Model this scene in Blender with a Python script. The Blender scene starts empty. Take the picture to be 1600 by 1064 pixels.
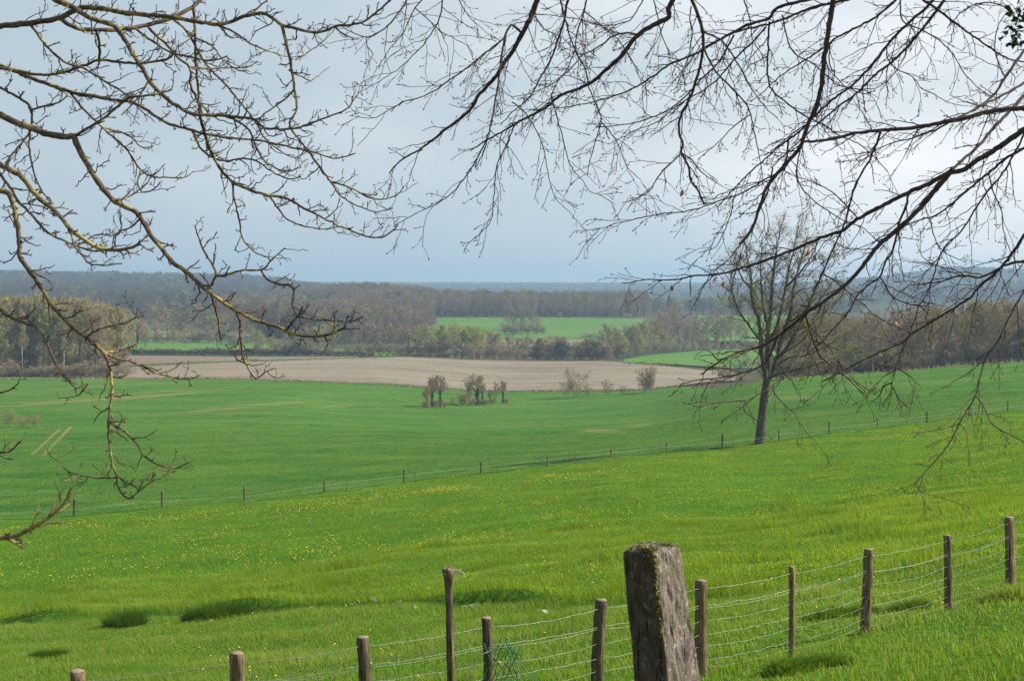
import bpy, math
import numpy as np
from mathutils import Vector
S = bpy.context.scene
COL = S.collection
F = 2373.0; HZ = 440.0; CX = 800.0; CY = 532.0
EYE = 1.65
PIT = math.atan((CY - HZ) / F)
RNG = np.random.default_rng(7)
SUN_AZ, SUN_EL = math.radians(83), math.radians(42)   # azimuth clockwise from the view direction (+Y)

def P(px, py, D):
    a = (px - CX) / F; b = (CY - py) / F
    y = math.cos(PIT) + b * math.sin(PIT); z = -math.sin(PIT) + b * math.cos(PIT)
    return np.array([a * D / y, D, EYE + z * D / y])

# ------------------------------------------------------------------ terrain
def p(Y, py): return (Y, -(py - HZ) / F * Y)
NEAR = [(0, -1.65), (4.4, -1.95), (9, -3.2)]
COLS = {
 -600: NEAR + [(14.0, -4.9), p(100, 830), p(170, 732), p(250, 672), p(350, 627), p(480, 592), (700, -33), (1000, -34), (1500, -28), (2000, -18), (2600, -1), (3300, -10), (7000, -20)],
 0: NEAR + [(14.2, -4.9), p(105, 815), p(170, 727), p(250, 668), p(350, 625), p(480, 590), (700, -33), (1000, -34), (1500, -28), (2000, -18), (2600, -2), (3300, -10), (7000, -20)],
 200: NEAR + [(14.6, -4.9), p(107, 801), p(170, 720), p(250, 666), p(350, 623), p(470, 591), p(600, 561), p(800, 537), (1000, -33), (1500, -27), (2000, -17), (2600, -2), (3300, -10), (7000, -20)],
 400: NEAR + [(15.05, -4.9), p(111, 784), p(170, 714), p(250, 665), p(350, 622), p(445, 594), p(600, 562), p(800, 540), (900, -32.5), (1400, -30), (2000, -24), (2600, -9), (3300, -18), (7000, -22)],
 560: NEAR + [(15.65, -4.9), p(116, 764), p(170, 710), p(250, 668), p(370, 630), p(430, 600), p(620, 559), (750, -34), (850, -36), (1100, -30), (1400, -23), (1700, -27), (2300, -30), (5500, -21), (7000, -30)],
 800: NEAR + [(16.7, -4.9), p(125, 738), p(180, 704), p(250, 674), p(380, 634), p(440, 612), p(640, 564), p(760, 548), p(900, 530), p(1150, 497), (1400, -28), (1800, -33), (3000, -38), (5500, -22), (7000, -30)],
 1000: NEAR + [(17.9, -4.9), p(133, 715), p(180, 692), p(250, 664), p(380, 626), p(430, 610), p(600, 570), p(720, 552), (850, -35), p(1150, 498), (1400, -30), (1800, -34), (3000, -38), (5500, -22), (7000, -30)],
 1200: NEAR + [(19.2, -4.9), p(142, 693), p(220, 640), p(300, 598), (360, -23.5), (480, -31), p(600, 576), p(750, 547), p(900, 536), p(1300, 493), (1800, -34), (2600, -32), (3500, -26), (5500, -23), (7000, -30)],
 1400: NEAR + [(21.2, -4.9), p(155, 667), p(230, 618), p(300, 584), (360, -21.5), (480, -28), (700, -34), (1300, -30), (2500, -24), (3500, -3), (4500, -10), (7000, -25)],
 1500: NEAR + [(22.4, -4.9), p(162, 654), p(230, 611), p(300, 577), (360, -20), (480, -26), (700, -34), (1300, -30), (2500, -22), (3500, 16), (4500, 0), (7000, -25)],
 1600: NEAR + [(24, -4.9), p(170, 641), p(230, 605), p(300, 570.5), (360, -19), (480, -25), (700, -33), (1300, -30), (2500, -20), (3500, 10), (4500, 0), (7000, -25)],
 2300: NEAR + [(28, -4.6), p(190, 590), p(230, 570), p(300, 545), (360, -16), (480, -24), (700, -33), (1300, -30), (2500, -20), (3500, 14), (4500, 0), (7000, -25)],
}
def pchip(x, y, xq):
    h = np.diff(x); d = np.diff(y) / h; m = np.zeros(len(x))
    m[0], m[-1] = d[0], d[-1]
    for i in range(1, len(x) - 1):
        if d[i-1] * d[i] > 0:
            w1 = 2*h[i] + h[i-1]; w2 = h[i] + 2*h[i-1]
            m[i] = (w1 + w2) / (w1 / d[i-1] + w2 / d[i])
    i = np.clip(np.searchsorted(x, xq) - 1, 0, len(x) - 2)
    t = (xq - x[i]) / h[i]
    return ((2*t**3 - 3*t**2 + 1)*y[i] + (t**3 - 2*t**2 + t)*h[i]*m[i] + (-2*t**3 + 3*t**2)*y[i+1] + (t**3 - t**2)*h[i]*m[i+1])
TK = np.concatenate([[0], np.geomspace(2, 7200, 420)])
TPX = np.arange(-600, 2301, 25.0)
_ck = np.array(sorted(COLS), float)
_tab = np.array([pchip(np.array([a for a, b in COLS[int(k)]], float), np.array([b for a, b in COLS[int(k)]], float), np.minimum(TK, 7000)) for k in _ck])
TAB = np.array([pchip(_ck, _tab[:, j], TPX) for j in range(len(TK))]).T      # [px, Y]
def H(x, y, rough=True):
    x = np.asarray(x, float); y = np.asarray(y, float)
    az = np.arctan2(x, y)
    lim0, lim1 = math.atan((-600 - CX) / F), math.atan((2300 - CX) / F)
    azc = np.clip(az, lim0, lim1)
    Y = np.hypot(x, y) * np.cos(azc)
    px = CX + F * np.tan(azc)
    fi = np.clip((px - TPX[0]) / 25.0, 0, len(TPX) - 1.001); i = fi.astype(int); fi = fi - i
    Yc = np.clip(Y, 0, 7199); j = np.clip(np.searchsorted(TK, Yc, side='right') - 1, 0, len(TK) - 2)
    fj = (Yc - TK[j]) / (TK[j+1] - TK[j])
    z = (TAB[i, j]*(1-fi)*(1-fj) + TAB[i+1, j]*fi*(1-fj) + TAB[i, j+1]*(1-fi)*fj + TAB[i+1, j+1]*fi*fj)
    if rough:
        w = np.clip((Y - 9) / 15, 0, 1) * np.clip((400 - Y) / 250, 0, 1)
        z = z + w * (0.10*np.sin(x*0.45 + 0.7*np.sin(y*0.21)) * np.sin(y*0.31 + 1.3*np.sin(x*0.13)) + 0.045*np.sin(x*1.3 + y*0.4) * np.sin(y*0.9 - x*0.5 + 2))
        if TUFTY is not None:
            d = y - np.interp(px, TUFTP, TUFTY)
            z = z + .38 * np.clip((d + .25) / .5, 0, 1) * np.exp(-np.clip(d, 0, 99) / 5.0) * np.clip((1010 - px) / 60, 0, 1) * np.clip(.35 + .65 * np.sin(x * .9 + 2), .2, 1)
    return z + EYE
TUFTY = None
def hit(px, py, y0=3.0, y1=6500.0):
    ys = np.geomspace(y0, y1, 4000)
    q = P(px, py, 1.0); d = q - np.array([0, 0, EYE])
    zr = EYE + d[2] * ys; zg = H(d[0] * ys, ys, False)
    k = np.argmax(zr <= zg)
    Y = ys[k]
    return d[0] * Y, Y
TUFTP = np.array([-260, -80, 190, 350, 560, 720, 900, 1000, 1120, 1300], float)
TUFTY = np.array([hit(a, b)[1] for a, b in zip(TUFTP, [978, 973, 965, 958, 951, 946, 943, 940, 930, 915])])
def gp(px, Y, dz=0.0):
    x = (px - CX) / F * Y
    return np.array([x, Y, float(H(x, Y)) + dz])
YFAR_PX = np.array([-600, 0, 200, 400, 560, 800, 1000, 1200, 1400, 1600, 2300], float)
YFAR_Y = np.array([99, 105, 107, 111, 116, 125, 133, 142, 155, 170, 190], float)
def yfar(px): return np.interp(px, YFAR_PX, YFAR_Y)
YN_PX = np.array([-600, 120, 370, 567, 760, 940, 1095, 1237, 1357, 1480, 1577, 1750], float)
YN_Y = np.array([12.2, 14.3, 15.0, 15.65, 16.5, 17.5, 18.6, 19.5, 20.8, 21.9, 23.6, 26.0])
def ynear(px): return np.interp(px, YN_PX, YN_Y)

# ------------------------------------------------------------------ mesh helpers
def mk(name, V, polys, mats, parent=None, smooth=False, attrs=None, loc=None):
    """polys: list of (int array [n,k], material index). One mesh object."""
    V = np.asarray(V, np.float32).reshape(-1, 3)
    if loc is not None: V = V - np.asarray(loc, np.float32)
    me = bpy.data.meshes.new(name)
    polys = [(np.asarray(a, np.int32), m) for a, m in polys if len(a)]
    me.vertices.add(len(V)); me.vertices.foreach_set('co', V.ravel())
    nl = sum(a.size for a, m in polys); npoly = sum(len(a) for a, m in polys)
    me.loops.add(nl); me.polygons.add(npoly)
    me.loops.foreach_set('vertex_index', np.concatenate([a.ravel() for a, m in polys]))
    cnt = np.concatenate([np.full(len(a), a.shape[1], np.int32) for a, m in polys])
    me.polygons.foreach_set('loop_start', np.concatenate([[0], np.cumsum(cnt)[:-1]]).astype(np.int32))
    me.polygons.foreach_set('material_index', np.concatenate([np.full(len(a), m, np.int32) for a, m in polys]))
    me.polygons.foreach_set('use_smooth', np.full(npoly, smooth, bool))
    for k, val in (attrs or {}).items():
        at = me.attributes.new(k, 'FLOAT', 'POINT'); at.data.foreach_set('value', np.asarray(val, np.float32))
    me.update(calc_edges=True)
    for m in (mats if isinstance(mats, (list, tuple)) else [mats]): me.materials.append(m)
    o = bpy.data.objects.new(name, me); COL.objects.link(o)
    if parent is not None: o.parent = parent
    elif loc is not None: o.location = Vector([float(c) for c in loc])
    return o
def empty(name, loc, label, cat, group=None):
    o = bpy.data.objects.new(name, None); COL.objects.link(o)
    o.empty_display_size = 0.2
    o.location = Vector([float(c) for c in loc])
    return tag(o, label, cat, group)
def tag(o, label=None, cat=None, group=None, kind=None):
    if label: o['label'] = label
    if cat: o['category'] = cat
    if group: o['group'] = group
    if kind: o['kind'] = kind
    return o
def dup(root):
    r = root.copy(); COL.objects.link(r)
    for ch in list(root.children):
        c = ch.copy(); COL.objects.link(c); c.parent = r
        for g in ch.children:
            d = g.copy(); COL.objects.link(d); d.parent = c
    return r
def norm(a): return a / np.maximum(np.linalg.norm(a, axis=-1, keepdims=True), 1e-9)
def frames(T):
    ref = np.where(np.abs(T[..., 2:3]) > 0.9, np.array([1.0, 0, 0]), np.array([0, 0, 1.0]))
    u = norm(np.cross(T, ref)); v = np.cross(T, u)
    return u, v
def tubes(Pt, R, sides=4, v0=0, cap=False):
    """Pt [B,K,3], R [B,K] -> verts, quads"""
    B, K, _ = Pt.shape
    T = np.empty_like(Pt); T[:, 1:-1] = Pt[:, 2:] - Pt[:, :-2]; T[:, 0] = Pt[:, 1] - Pt[:, 0]; T[:, -1] = Pt[:, -1] - Pt[:, -2]
    T = norm(T)
    Tm = norm(T.mean(axis=1, keepdims=True) + 1e-6)
    u0, _ = frames(Tm); u = norm(u0 - T * (u0 * T).sum(-1, keepdims=True)); v = np.cross(T, u)
    a = np.arange(sides) * 2 * math.pi / sides
    V = Pt[:, :, None, :] + R[:, :, None, None] * (u[:, :, None, :] * np.cos(a)[None, None, :, None] + v[:, :, None, :] * np.sin(a)[None, None, :, None])
    idx = np.arange(B*K*sides).reshape(B, K, sides)
    n = np.roll(idx, -1, axis=2)
    q = np.stack([idx[:, :-1], n[:, :-1], n[:, 1:], idx[:, 1:]], -1).reshape(-1, 4) + v0
    return V.reshape(-1, 3), q
class MB:
    def __init__(s): s.V = []; s.Pl = []; s.n = 0; s.A = []
    def add(s, V, poly, mat=0, att=None):
        V = np.asarray(V, float).reshape(-1, 3)
        s.V.append(V); s.Pl.append((np.asarray(poly) + s.n, mat)); s.n += len(V)
        if att is not None: s.A.append(np.broadcast_to(att, (len(V),)))
    def tube(s, Pt, R, sides=5, mat=0):
        Pt = np.asarray(Pt, float); R = np.asarray(R, float)
        if Pt.ndim == 2: Pt = Pt[None]; R = R[None]
        V, q = tubes(Pt, R, sides); s.add(V, q, mat)
    def build(s, name, mats, parent=None, **k):
        if s.A: k.setdefault('attrs', {})['var'] = np.concatenate(s.A)
        return mk(name, np.concatenate(s.V), s.Pl, mats, parent, **k)
def grow(rng, Pt, L, R, n, t0, t1, ang, ratio, K, wig, trop, rr=0.6, tip=0.4, taper=0.4, absL=False, zig=0.0):
    """children of the polylines Pt [B,K0,3]; returns P [B*n,K,3], L, R"""
    B, K0, _ = Pt.shape
    t = t0 + (t1 - t0) * (np.arange(n)[None] + rng.random((B, n))) / n
    fi = np.clip(t * (K0 - 1), 0, K0 - 1.001); i = fi.astype(int); fr = (fi - i)[..., None]
    b = np.arange(B)[:, None]
    st = Pt[b, i] * (1 - fr) + Pt[b, i+1] * fr
    rad = R[b, i] * (1 - fr[..., 0]) + R[b, i+1] * fr[..., 0]
    T = norm(Pt[b, i+1] - Pt[b, i]); u, v = frames(T)
    az = np.arange(n)[None] * 2.4 + rng.random((B, 1)) * 6.28 + rng.normal(0, .5, (B, n))
    an = rng.uniform(ang[0], ang[1], (B, n))
    d = T * np.cos(an)[..., None] + (u * np.cos(az)[..., None] + v * np.sin(az)[..., None]) * np.sin(an)[..., None]
    ln = rng.uniform(ratio[0], ratio[1], (B, n)) * (1.0 if absL else L[:, None]) * (1 - taper * t)
    d = d.reshape(-1, 3); ln = ln.ravel(); rad = rad.ravel(); pcur = st.reshape(-1, 3)
    out = [pcur]; trop = np.asarray(trop, float)
    zv = norm(rng.normal(size=d.shape))
    for k in range(1, K):
        d = norm(d + rng.normal(0, wig, d.shape) + trop / K)
        dd = norm(d + zig * zv * (1 if k % 2 else -1)) if zig else d
        pcur = pcur + dd * (ln / (K - 1))[:, None]; out.append(pcur)
    Pc = np.stack(out, 1)
    r0 = rad * rr
    Rc = r0[:, None] * np.linspace(1, tip, K)[None]
    return Pc, ln, Rc
def ribbons(Pc, w, rng):
    """twigs as thin tapering blades: two crossed corners per twig"""
    a = Pc[:, 0]; b = Pc[:, -1]; m = Pc[:, Pc.shape[1] // 2]
    s = norm(np.cross(norm(b - a), rng.normal(size=a.shape))) * np.asarray(w).reshape(-1, 1)
    V = np.stack([a - s, a + s, m + s * .7, m - s * .7, b], 1).reshape(-1, 3)
    n = len(a); o = np.arange(n)[:, None] * 5
    return V, np.concatenate([o + np.array([[0, 1, 2]]), o + np.array([[0, 2, 3]]), o + np.array([[3, 2, 4]])])
def leaves(C, size, rng, asp=0.6):
    n = len(C); a = norm(rng.normal(size=(n, 3))); b = norm(np.cross(a, rng.normal(size=(n, 3))))
    s = np.broadcast_to(np.asarray(size), (n,))[:, None] * rng.uniform(.6, 1.3, (n, 1))
    V = np.stack([C - a*s, C + b*s*asp, C + a*s, C - b*s*asp], 1).reshape(-1, 3)
    return V, (np.arange(n)[:, None] * 4 + np.arange(4)[None])

# ------------------------------------------------------------------ materials
def mat(name):
    m = bpy.data.materials.new(name); m.use_nodes = True
    nt = m.node_tree; nt.nodes.clear()
    return m, nt
class N:
    def __init__(s, nt): s.nt = nt
    def __call__(s, typ, ins=None, **kw):
        n = s.nt.nodes.new(typ)
        for k, v in kw.items(): setattr(n, k, v)
        for k, v in (ins or {}).items():
            if hasattr(v, 'is_output') or isinstance(v, bpy.types.NodeSocket): s.nt.links.new(v, n.inputs[k])
            else: n.inputs[k].default_value = v
        return n
    def ramp(s, fac, stops, interp='LINEAR'):
        n = s.nt.nodes.new('ShaderNodeValToRGB'); e = n.color_ramp.elements; n.color_ramp.interpolation = interp
        while len(e) < len(stops): e.new(0.5)
        for i, (pos, c) in enumerate(stops): e[i].position = pos; e[i].color = (*c, 1) if len(c) == 3 else c
        s.nt.links.new(fac, n.inputs[0]); return n.outputs[0]
    def mix(s, fac, a, b, mode='MIX'):
        n = s.nt.nodes.new('ShaderNodeMix'); n.data_type = 'RGBA'; n.blend_type = mode
        for k, v in ((0, fac), (6, a), (7, b)):
            if isinstance(v, bpy.types.NodeSocket): s.nt.links.new(v, n.inputs[k])
            else: n.inputs[k].default_value = v if k == 0 else ((*v, 1) if len(v) == 3 else v)
        return n.outputs[2]
    def math(s, op, a, b=0.0, clamp=False):
        n = s.nt.nodes.new('ShaderNodeMath'); n.operation = op; n.use_clamp = clamp
        for k, v in ((0, a), (1, b)):
            if isinstance(v, bpy.types.NodeSocket): s.nt.links.new(v, n.inputs[k])
            else: n.inputs[k].default_value = v
        return n.outputs[0]
    def noise(s, vec, scale, detail=4, rough=0.55, dist=0.0):
        n = s('ShaderNodeTexNoise', {'Vector': vec, 'Scale': scale, 'Detail': detail, 'Roughness': rough, 'Distortion': dist})
        return n.outputs[0]
    def pos(s, scale=(1, 1, 1), rotz=0.0, obj=False):
        src = s('ShaderNodeTexCoord').outputs['Object'] if obj else s('ShaderNodeNewGeometry').outputs['Position']
        return s('ShaderNodeMapping', {'Vector': src, 'Scale': scale, 'Rotation': (0, 0, rotz)}).outputs[0]
    def rand(s): return s('ShaderNodeObjectInfo').outputs['Random']
    def attr(s, name): return s('ShaderNodeAttribute', attribute_name=name).outputs['Fac']
def surf(n, col, rough=0.8, bump=None, bstr=0.3, bdist=0.05, trans=0.0, spec=0.25, metal=0.0, tcol=None):
    ins = {'Base Color': col if isinstance(col, bpy.types.NodeSocket) else (*col, 1), 'Roughness': rough, 'Specular IOR Level': spec, 'Metallic': metal}
    if bump is not None:
        ins['Normal'] = n('ShaderNodeBump', {'Height': bump, 'Strength': bstr, 'Distance': bdist}).outputs[0]
    sh = n('ShaderNodeBsdfPrincipled', ins).outputs[0]
    if trans:
        tc = tcol if tcol is not None else col
        t = n('ShaderNodeBsdfTranslucent', {'Color': tc if isinstance(tc, bpy.types.NodeSocket) else (*tc, 1)}).outputs[0]
        sh = n('ShaderNodeMixShader', {0: trans, 1: sh, 2: t}).outputs[0]
    n('ShaderNodeOutputMaterial', {'Surface': sh})
# ------------------------------------------------------------------ the materials
def m_ground():
    m, nt = mat('rough_land'); n = N(nt); q = n.pos()
    a = n.noise(q, .02, 5); b = n.noise(q, .6, 4)
    c = n.ramp(a, [(.3, (.050, .062, .022)), (.55, (.085, .078, .040)), (.75, (.062, .085, .026))])
    c = n.mix(n.math('MULTIPLY', b, .5), c, (.035, .040, .018))
    surf(n, c, .95, spec=0.0); return m
def m_meadow():
    m, nt = mat('meadow_sod'); n = N(nt); q = n.pos()
    a = n.noise(q, .35, 5); b = n.noise(q, 6.0, 5, .65)
    c = n.ramp(a, [(.3, (.050, .125, .012)), (.55, (.072, .165, .014)), (.75, (.098, .190, .020))])
    c = n.mix(n.ramp(b, [(.42, (0, 0, 0)), (.7, (1, 1, 1))]), c, (.030, .075, .010))
    surf(n, c, .95, bump=b, bstr=.8, bdist=.12, spec=0.0); return m
def m_wheat():
    m, nt = mat('young_wheat'); n = N(nt)
    q = n.pos(); a = n.noise(q, .035, 4); b = n.noise(n.pos((1.0, .28, 1), .16), .55, 6, .7); f = n.noise(n.pos((.9, 4.0, 1), .20), .30, 5, .7)
    c = n.ramp(a, [(.30, (.036, .122, .022)), (.52, (.043, .140, .022)), (.72, (.058, .158, .020))])
    c = n.mix(n.ramp(b, [(.40, (0, 0, 0)), (.72, (1, 1, 1))]), c, (.024, .082, .016))
    c = n.mix(n.math('MULTIPLY', n.ramp(f, [(.46, (0, 0, 0)), (.62, (1, 1, 1))]), .60), c, (.085, .175, .018))
    g = n.noise(n.pos((.30, 1.1, 1), .10), .11, 6, .72); sp = n.noise(n.pos((1, .35, 1)), 1.3, 3, .6)
    c = n.mix(n.math('MULTIPLY', n.ramp(g, [(.40, (0, 0, 0)), (.60, (1, 1, 1))]), .75), c, (.108, .182, .032))
    c = n.mix(n.math('MULTIPLY', n.ramp(sp, [(.56, (0, 0, 0)), (.70, (1, 1, 1))]), .55), c, (.020, .070, .010))
    bare = n.attr('bare'); br = n.noise(n.pos((.22, 3.2, 1), .16), .6, 6, .8)
    k = n.math('ADD', bare, n.math('MULTIPLY', n.math('SUBTRACT', br, .5), 3.4))
    k = n.math('MULTIPLY', n.ramp(k, [(.40, (0, 0, 0)), (1.0, (1, 1, 1))]), n.ramp(bare, [(.02, (0, 0, 0)), (.3, (1, 1, 1))]))
    c = n.mix(n.math('MULTIPLY', k, .8), c, (.215, .195, .075))
    surf(n, c, .95, bump=n.noise(q, 2.2, 5, .7), bstr=.9, bdist=.4, spec=0.0); return m
def m_plough(name, c0, c1, c2):
    m, nt = mat(name); n = N(nt)
    a = n.noise(n.pos(), .02, 4); b = n.noise(n.pos((.25, 1, 1), .05), .9, 5, .7)
    w = n('ShaderNodeTexWave', {'Vector': n.pos((1, 1, 1), .12), 'Scale': .28, 'Distortion': 3.0, 'Detail': 3.0}, bands_direction='Y').outputs[1]
    c = n.ramp(a, [(.3, c0), (.55, c1), (.75, c2)])
    c = n.mix(n.math('MULTIPLY', n.ramp(n.noise(n.pos((.3, .8, 1), .08), .10, 6, .75), [(.42, (0, 0, 0)), (.64, (1, 1, 1))]), .45), c, tuple(x * .66 for x in c0))
    c = n.mix(n.math('MULTIPLY', n.ramp(b, [(.48, (0, 0, 0)), (.66, (1, 1, 1))]), .6), c, tuple(x * .55 for x in c0))
    c = n.mix(n.math('MULTIPLY', n.ramp(n.noise(n.pos((1, .3, 1)), .7, 3, .6), [(.58, (0, 0, 0)), (.72, (1, 1, 1))]), .5), c, tuple(min(1, x * 1.25) for x in c2))
    c = n.mix(n.math('MULTIPLY', n.ramp(n.noise(n.pos((.05, .42, 1), .07), .16, 4, .6), [(.44, (0, 0, 0)), (.58, (1, 1, 1))]), .40), c, tuple(min(1, x * 1.12) for x in c2))
    c = n.mix(n.math('MULTIPLY', w, .22), c, tuple(x * .6 for x in c0))
    surf(n, c, .95, bump=b, bstr=1.0, bdist=.6, spec=0.0); return m
def m_field(name, c0, c1):
    m, nt = mat(name); n = N(nt)
    a = n.noise(n.pos((.4, 1, 1), .1), .03, 5); b = n.noise(n.pos(), .4, 4)
    c = n.ramp(a, [(.35, c0), (.65, c1)])
    c = n.mix(n.math('MULTIPLY', n.ramp(b, [(.35, (0, 0, 0)), (.65, (1, 1, 1))]), .4), c, tuple(x * .6 for x in c0))
    surf(n, c, .95, spec=0.0); return m
def m_leaf(name, stops, trans=.35, scale=1.0, attr=True):
    m, nt = mat(name); n = N(nt)
    v = n.attr('var') if attr else n.noise(n.pos(), .5 * scale, 2)
    w = n.math('FRACT', n.math('ADD', v, n.math('MULTIPLY', n.rand(), .37)))
    c = n.ramp(w, stops)
    surf(n, c, .75, trans=trans, spec=.15); return m
def m_bark(name, stops, scale=14.0, lichen=None, lo=.52, hi=.66, lsc=9.0):
    m, nt = mat(name); n = N(nt); q = n.pos(obj=False)
    a = n.noise(q, scale, 5, .7)
    c = n.ramp(a, stops)
    if lichen: c = n.mix(n.ramp(n.noise(q, lsc, 4, .7), [(lo, (0, 0, 0)), (hi, (1, 1, 1))]), c, lichen)
    surf(n, c, .9, bump=a, bstr=.6, bdist=.01); return m
def m_wood(name, c0, c1, c2, sc=1.0):
    m, nt = mat(name); n = N(nt)
    q = n.pos((18*sc, 18*sc, 2.2*sc)); a = n.noise(q, 1.6, 6, .7); b = n.noise(n.pos((60*sc, 60*sc, 3*sc)), 1.0, 3)
    c = n.ramp(a, [(.3, c0), (.5, c1), (.72, c2)])
    c = n.mix(n.ramp(b, [(.52, (0, 0, 0)), (.66, (1, 1, 1))]), c, tuple(x * .35 for x in c0))
    rv = n.rand(); c = n.mix(rv, n.mix(1.0, c, (.72, .72, .74), 'MULTIPLY'), n.mix(1.0, c, (1.35, 1.27, 1.15), 'MULTIPLY'))
    surf(n, c, .9, bump=b, bstr=.9, bdist=.012); return m
def m_plain(name, c, rough=.6, metal=0.0, var=.25, scale=30.0):
    m, nt = mat(name); n = N(nt)
    col = n.mix(n.noise(n.pos(), scale, 4), tuple(x * (1 - var) for x in c), tuple(min(1, x * (1 + var)) for x in c))
    surf(n, col, rough, metal=metal); return m
M = dict(
    ground=m_ground(), meadow=m_meadow(), wheat=m_wheat(),
    plough=m_plough('ploughed_soil', (.188, .156, .108), (.240, .203, .146), (.282, .243, .180)),
    stubble=m_plough('stubble_soil', (.178, .132, .102), (.204, .158, .122), (.235, .190, .146)),
    field=m_field('spring_crop', (.075, .165, .030), (.105, .200, .040)),
    pasture=m_field('pasture_turf', (.070, .150, .035), (.105, .175, .050)),
    dry=m_field('dry_grass', (.190, .180, .085), (.150, .165, .070)),
    bark=m_bark('grey_bark', [(.3, (.100, .084, .062)), (.55, (.190, .160, .120)), (.75, (.290, .250, .195))], 3.0),
    treebark=m_bark('furrowed_bark', [(.3, (.038, .030, .022)), (.55, (.085, .066, .046)), (.75, (.150, .122, .086))], 2.2),
    twig_lone=m_leaf('lone_twig', [(0, (.110, .082, .052)), (.5, (.175, .132, .080)), (1, (.235, .180, .110))], .0),
    palebark=m_bark('birch_bark', [(.3, (.35, .34, .31)), (.6, (.62, .61, .58))], 3.0),
    twig=m_leaf('bare_twig', [(0, (.200, .148, .088)), (.5, (.290, .215, .125)), (1, (.360, .275, .165))], .0),
    twig_warm=m_leaf('warm_twig', [(0, (.225, .160, .088)), (.5, (.300, .218, .118)), (1, (.360, .272, .145))], .0),
    leaf_green=m_leaf('fresh_leaf', [(0, (.220, .260, .040)), (.5, (.360, .395, .064)), (1, (.460, .480, .100))], .48),
    leaf_olive=m_leaf('bud_leaf', [(0, (.165, .145, .050)), (.5, (.240, .212, .064)), (1, (.300, .275, .085))], .45),
    leaf_dark=m_leaf('evergreen_leaf', [(0, (.042, .068, .026)), (.6, (.080, .115, .042)), (1, (.130, .165, .060))], .15),
    ivy_tree=m_leaf('ivy_on_trunk', [(0, (.036, .058, .020)), (.6, (.066, .098, .034)), (1, (.110, .145, .050))], .2),
    leaf_pale=m_leaf('blossom_leaf', [(0, (.30, .30, .20)), (.5, (.42, .40, .33)), (1, (.24, .27, .12))], .3),
    wood_mass=m_leaf('wood_mass', [(0, (.080, .070, .046)), (.3, (.105, .086, .060)), (.7, (.140, .110, .078)), (.9, (.125, .120, .060)), (1, (.092, .112, .045))], .0),
    far_mass=m_leaf('far_wood_mass', [(0, (.052, .056, .036)), (.3, (.074, .070, .048)), (.7, (.090, .082, .056)), (1, (.082, .092, .046))], .0),
    lichen_bark=m_bark('lichen_bark', [(.3, (.055, .040, .029)), (.55, (.125, .092, .064)), (.75, (.230, .180, .130))], 40.0, (.400, .310, .085), .50, .64, 12.0),
    dark_bark=m_bark('dark_bark', [(.3, (.036, .025, .020)), (.6, (.088, .063, .048)), (.8, (.190, .145, .105))], 40.0, (.095, .085, .035), .56, .70, 9.0),
    twig_oak=m_bark('oak_twig', [(.3, (.055, .036, .028)), (.6, (.120, .085, .058)), (.8, (.260, .200, .125))], 30.0, (.360, .280, .085), .55, .68, 12.0),
    twig_beech=m_bark('beech_twig', [(.3, (.040, .025, .023)), (.6, (.080, .054, .046)), (.8, (.140, .100, .078))], 30.0),
    dry_leaf=m_plain('withered_leaf', (.40, .20, .11), .8, scale=60.),
    ivy=m_plain('ivy_leaf', (.022, .045, .014), .45, scale=20.),
    post=m_wood('weathered_post_wood', (.075, .054, .032), (.140, .104, .062), (.250, .195, .125)),
    postcut=m_plain('cut_end_grain', (.22, .17, .11), .9, scale=60.),
    wire=m_plain('galvanised_wire', (.19, .19, .18), .5, .3),
    netwire=m_plain('rusty_net_wire', (.075, .060, .050), .7),
    tape=m_plain('white_fence_tape', (.42, .45, .40), .6),
    greennet=m_plain('green_plastic', (.035, .150, .085), .5),
    twine=m_plain('pale_twine', (.48, .44, .34), .9),
    petal=m_plain('dandelion_yellow', (.66, .49, .02), .7, scale=8.),
    dock=m_leaf('dock_leaf', [(0, (.12, .22, .06)), (.6, (.24, .34, .14)), (1, (.40, .47, .28))], .3),
)
def m_grass(name, stops, tips, trans=.5):
    m, nt = mat(name); n = N(nt)
    v = n.math('ADD', n.math('MULTIPLY', n.attr('var'), .45), n.math('MULTIPLY', n.math('ADD', n.math('MULTIPLY', n.math('SUBTRACT', n.noise(n.pos(), .30, 5, .65), .5), 2.0), .5), .72))
    c = n.ramp(v, stops)
    c = n.mix(n.ramp(n.attr('dry'), [(.91, (0, 0, 0)), (.95, (1, 1, 1))]), c, tips)
    surf(n, c, .5, trans=trans, spec=.12, tcol=n.mix(.4, c, (.30, .40, .006))); return m
M['mid_twig'] = m_leaf('mid_twig', [(0, (.150, .112, .072)), (.5, (.210, .158, .100)), (1, (.265, .200, .125))], .0)
M['hedge_twig'] = m_leaf('hedge_twig', [(0, (.085, .066, .046)), (.5, (.125, .096, .066)), (1, (.165, .130, .085))], .0)
M['far_twig'] = m_leaf('far_twig', [(0, (.070, .060, .044)), (.5, (.105, .088, .062)), (1, (.140, .115, .080))], .0)
M['grass'] = m_grass('meadow_grass', [(.20, (.090, .178, .007)), (.55, (.172, .282, .012)), (.90, (.290, .380, .046))], (.30, .29, .13))
M['bankgrass'] = m_grass('bank_grass', [(.25, (.105, .195, .016)), (.55, (.165, .260, .026)), (.85, (.235, .315, .060))], (.36, .32, .18))
M['tuftgrass'] = m_grass('rank_tuft_grass', [(.2, (.022, .080, .006)), (.55, (.042, .125, .010)), (.9, (.075, .175, .016))], (.16, .17, .06), .35)
M['wheatblade'] = m_grass('wheat_blade', [(.25, (.036, .135, .016)), (.55, (.048, .158, .016)), (.85, (.066, .180, .018))], (.20, .20, .08), .3)
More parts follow.
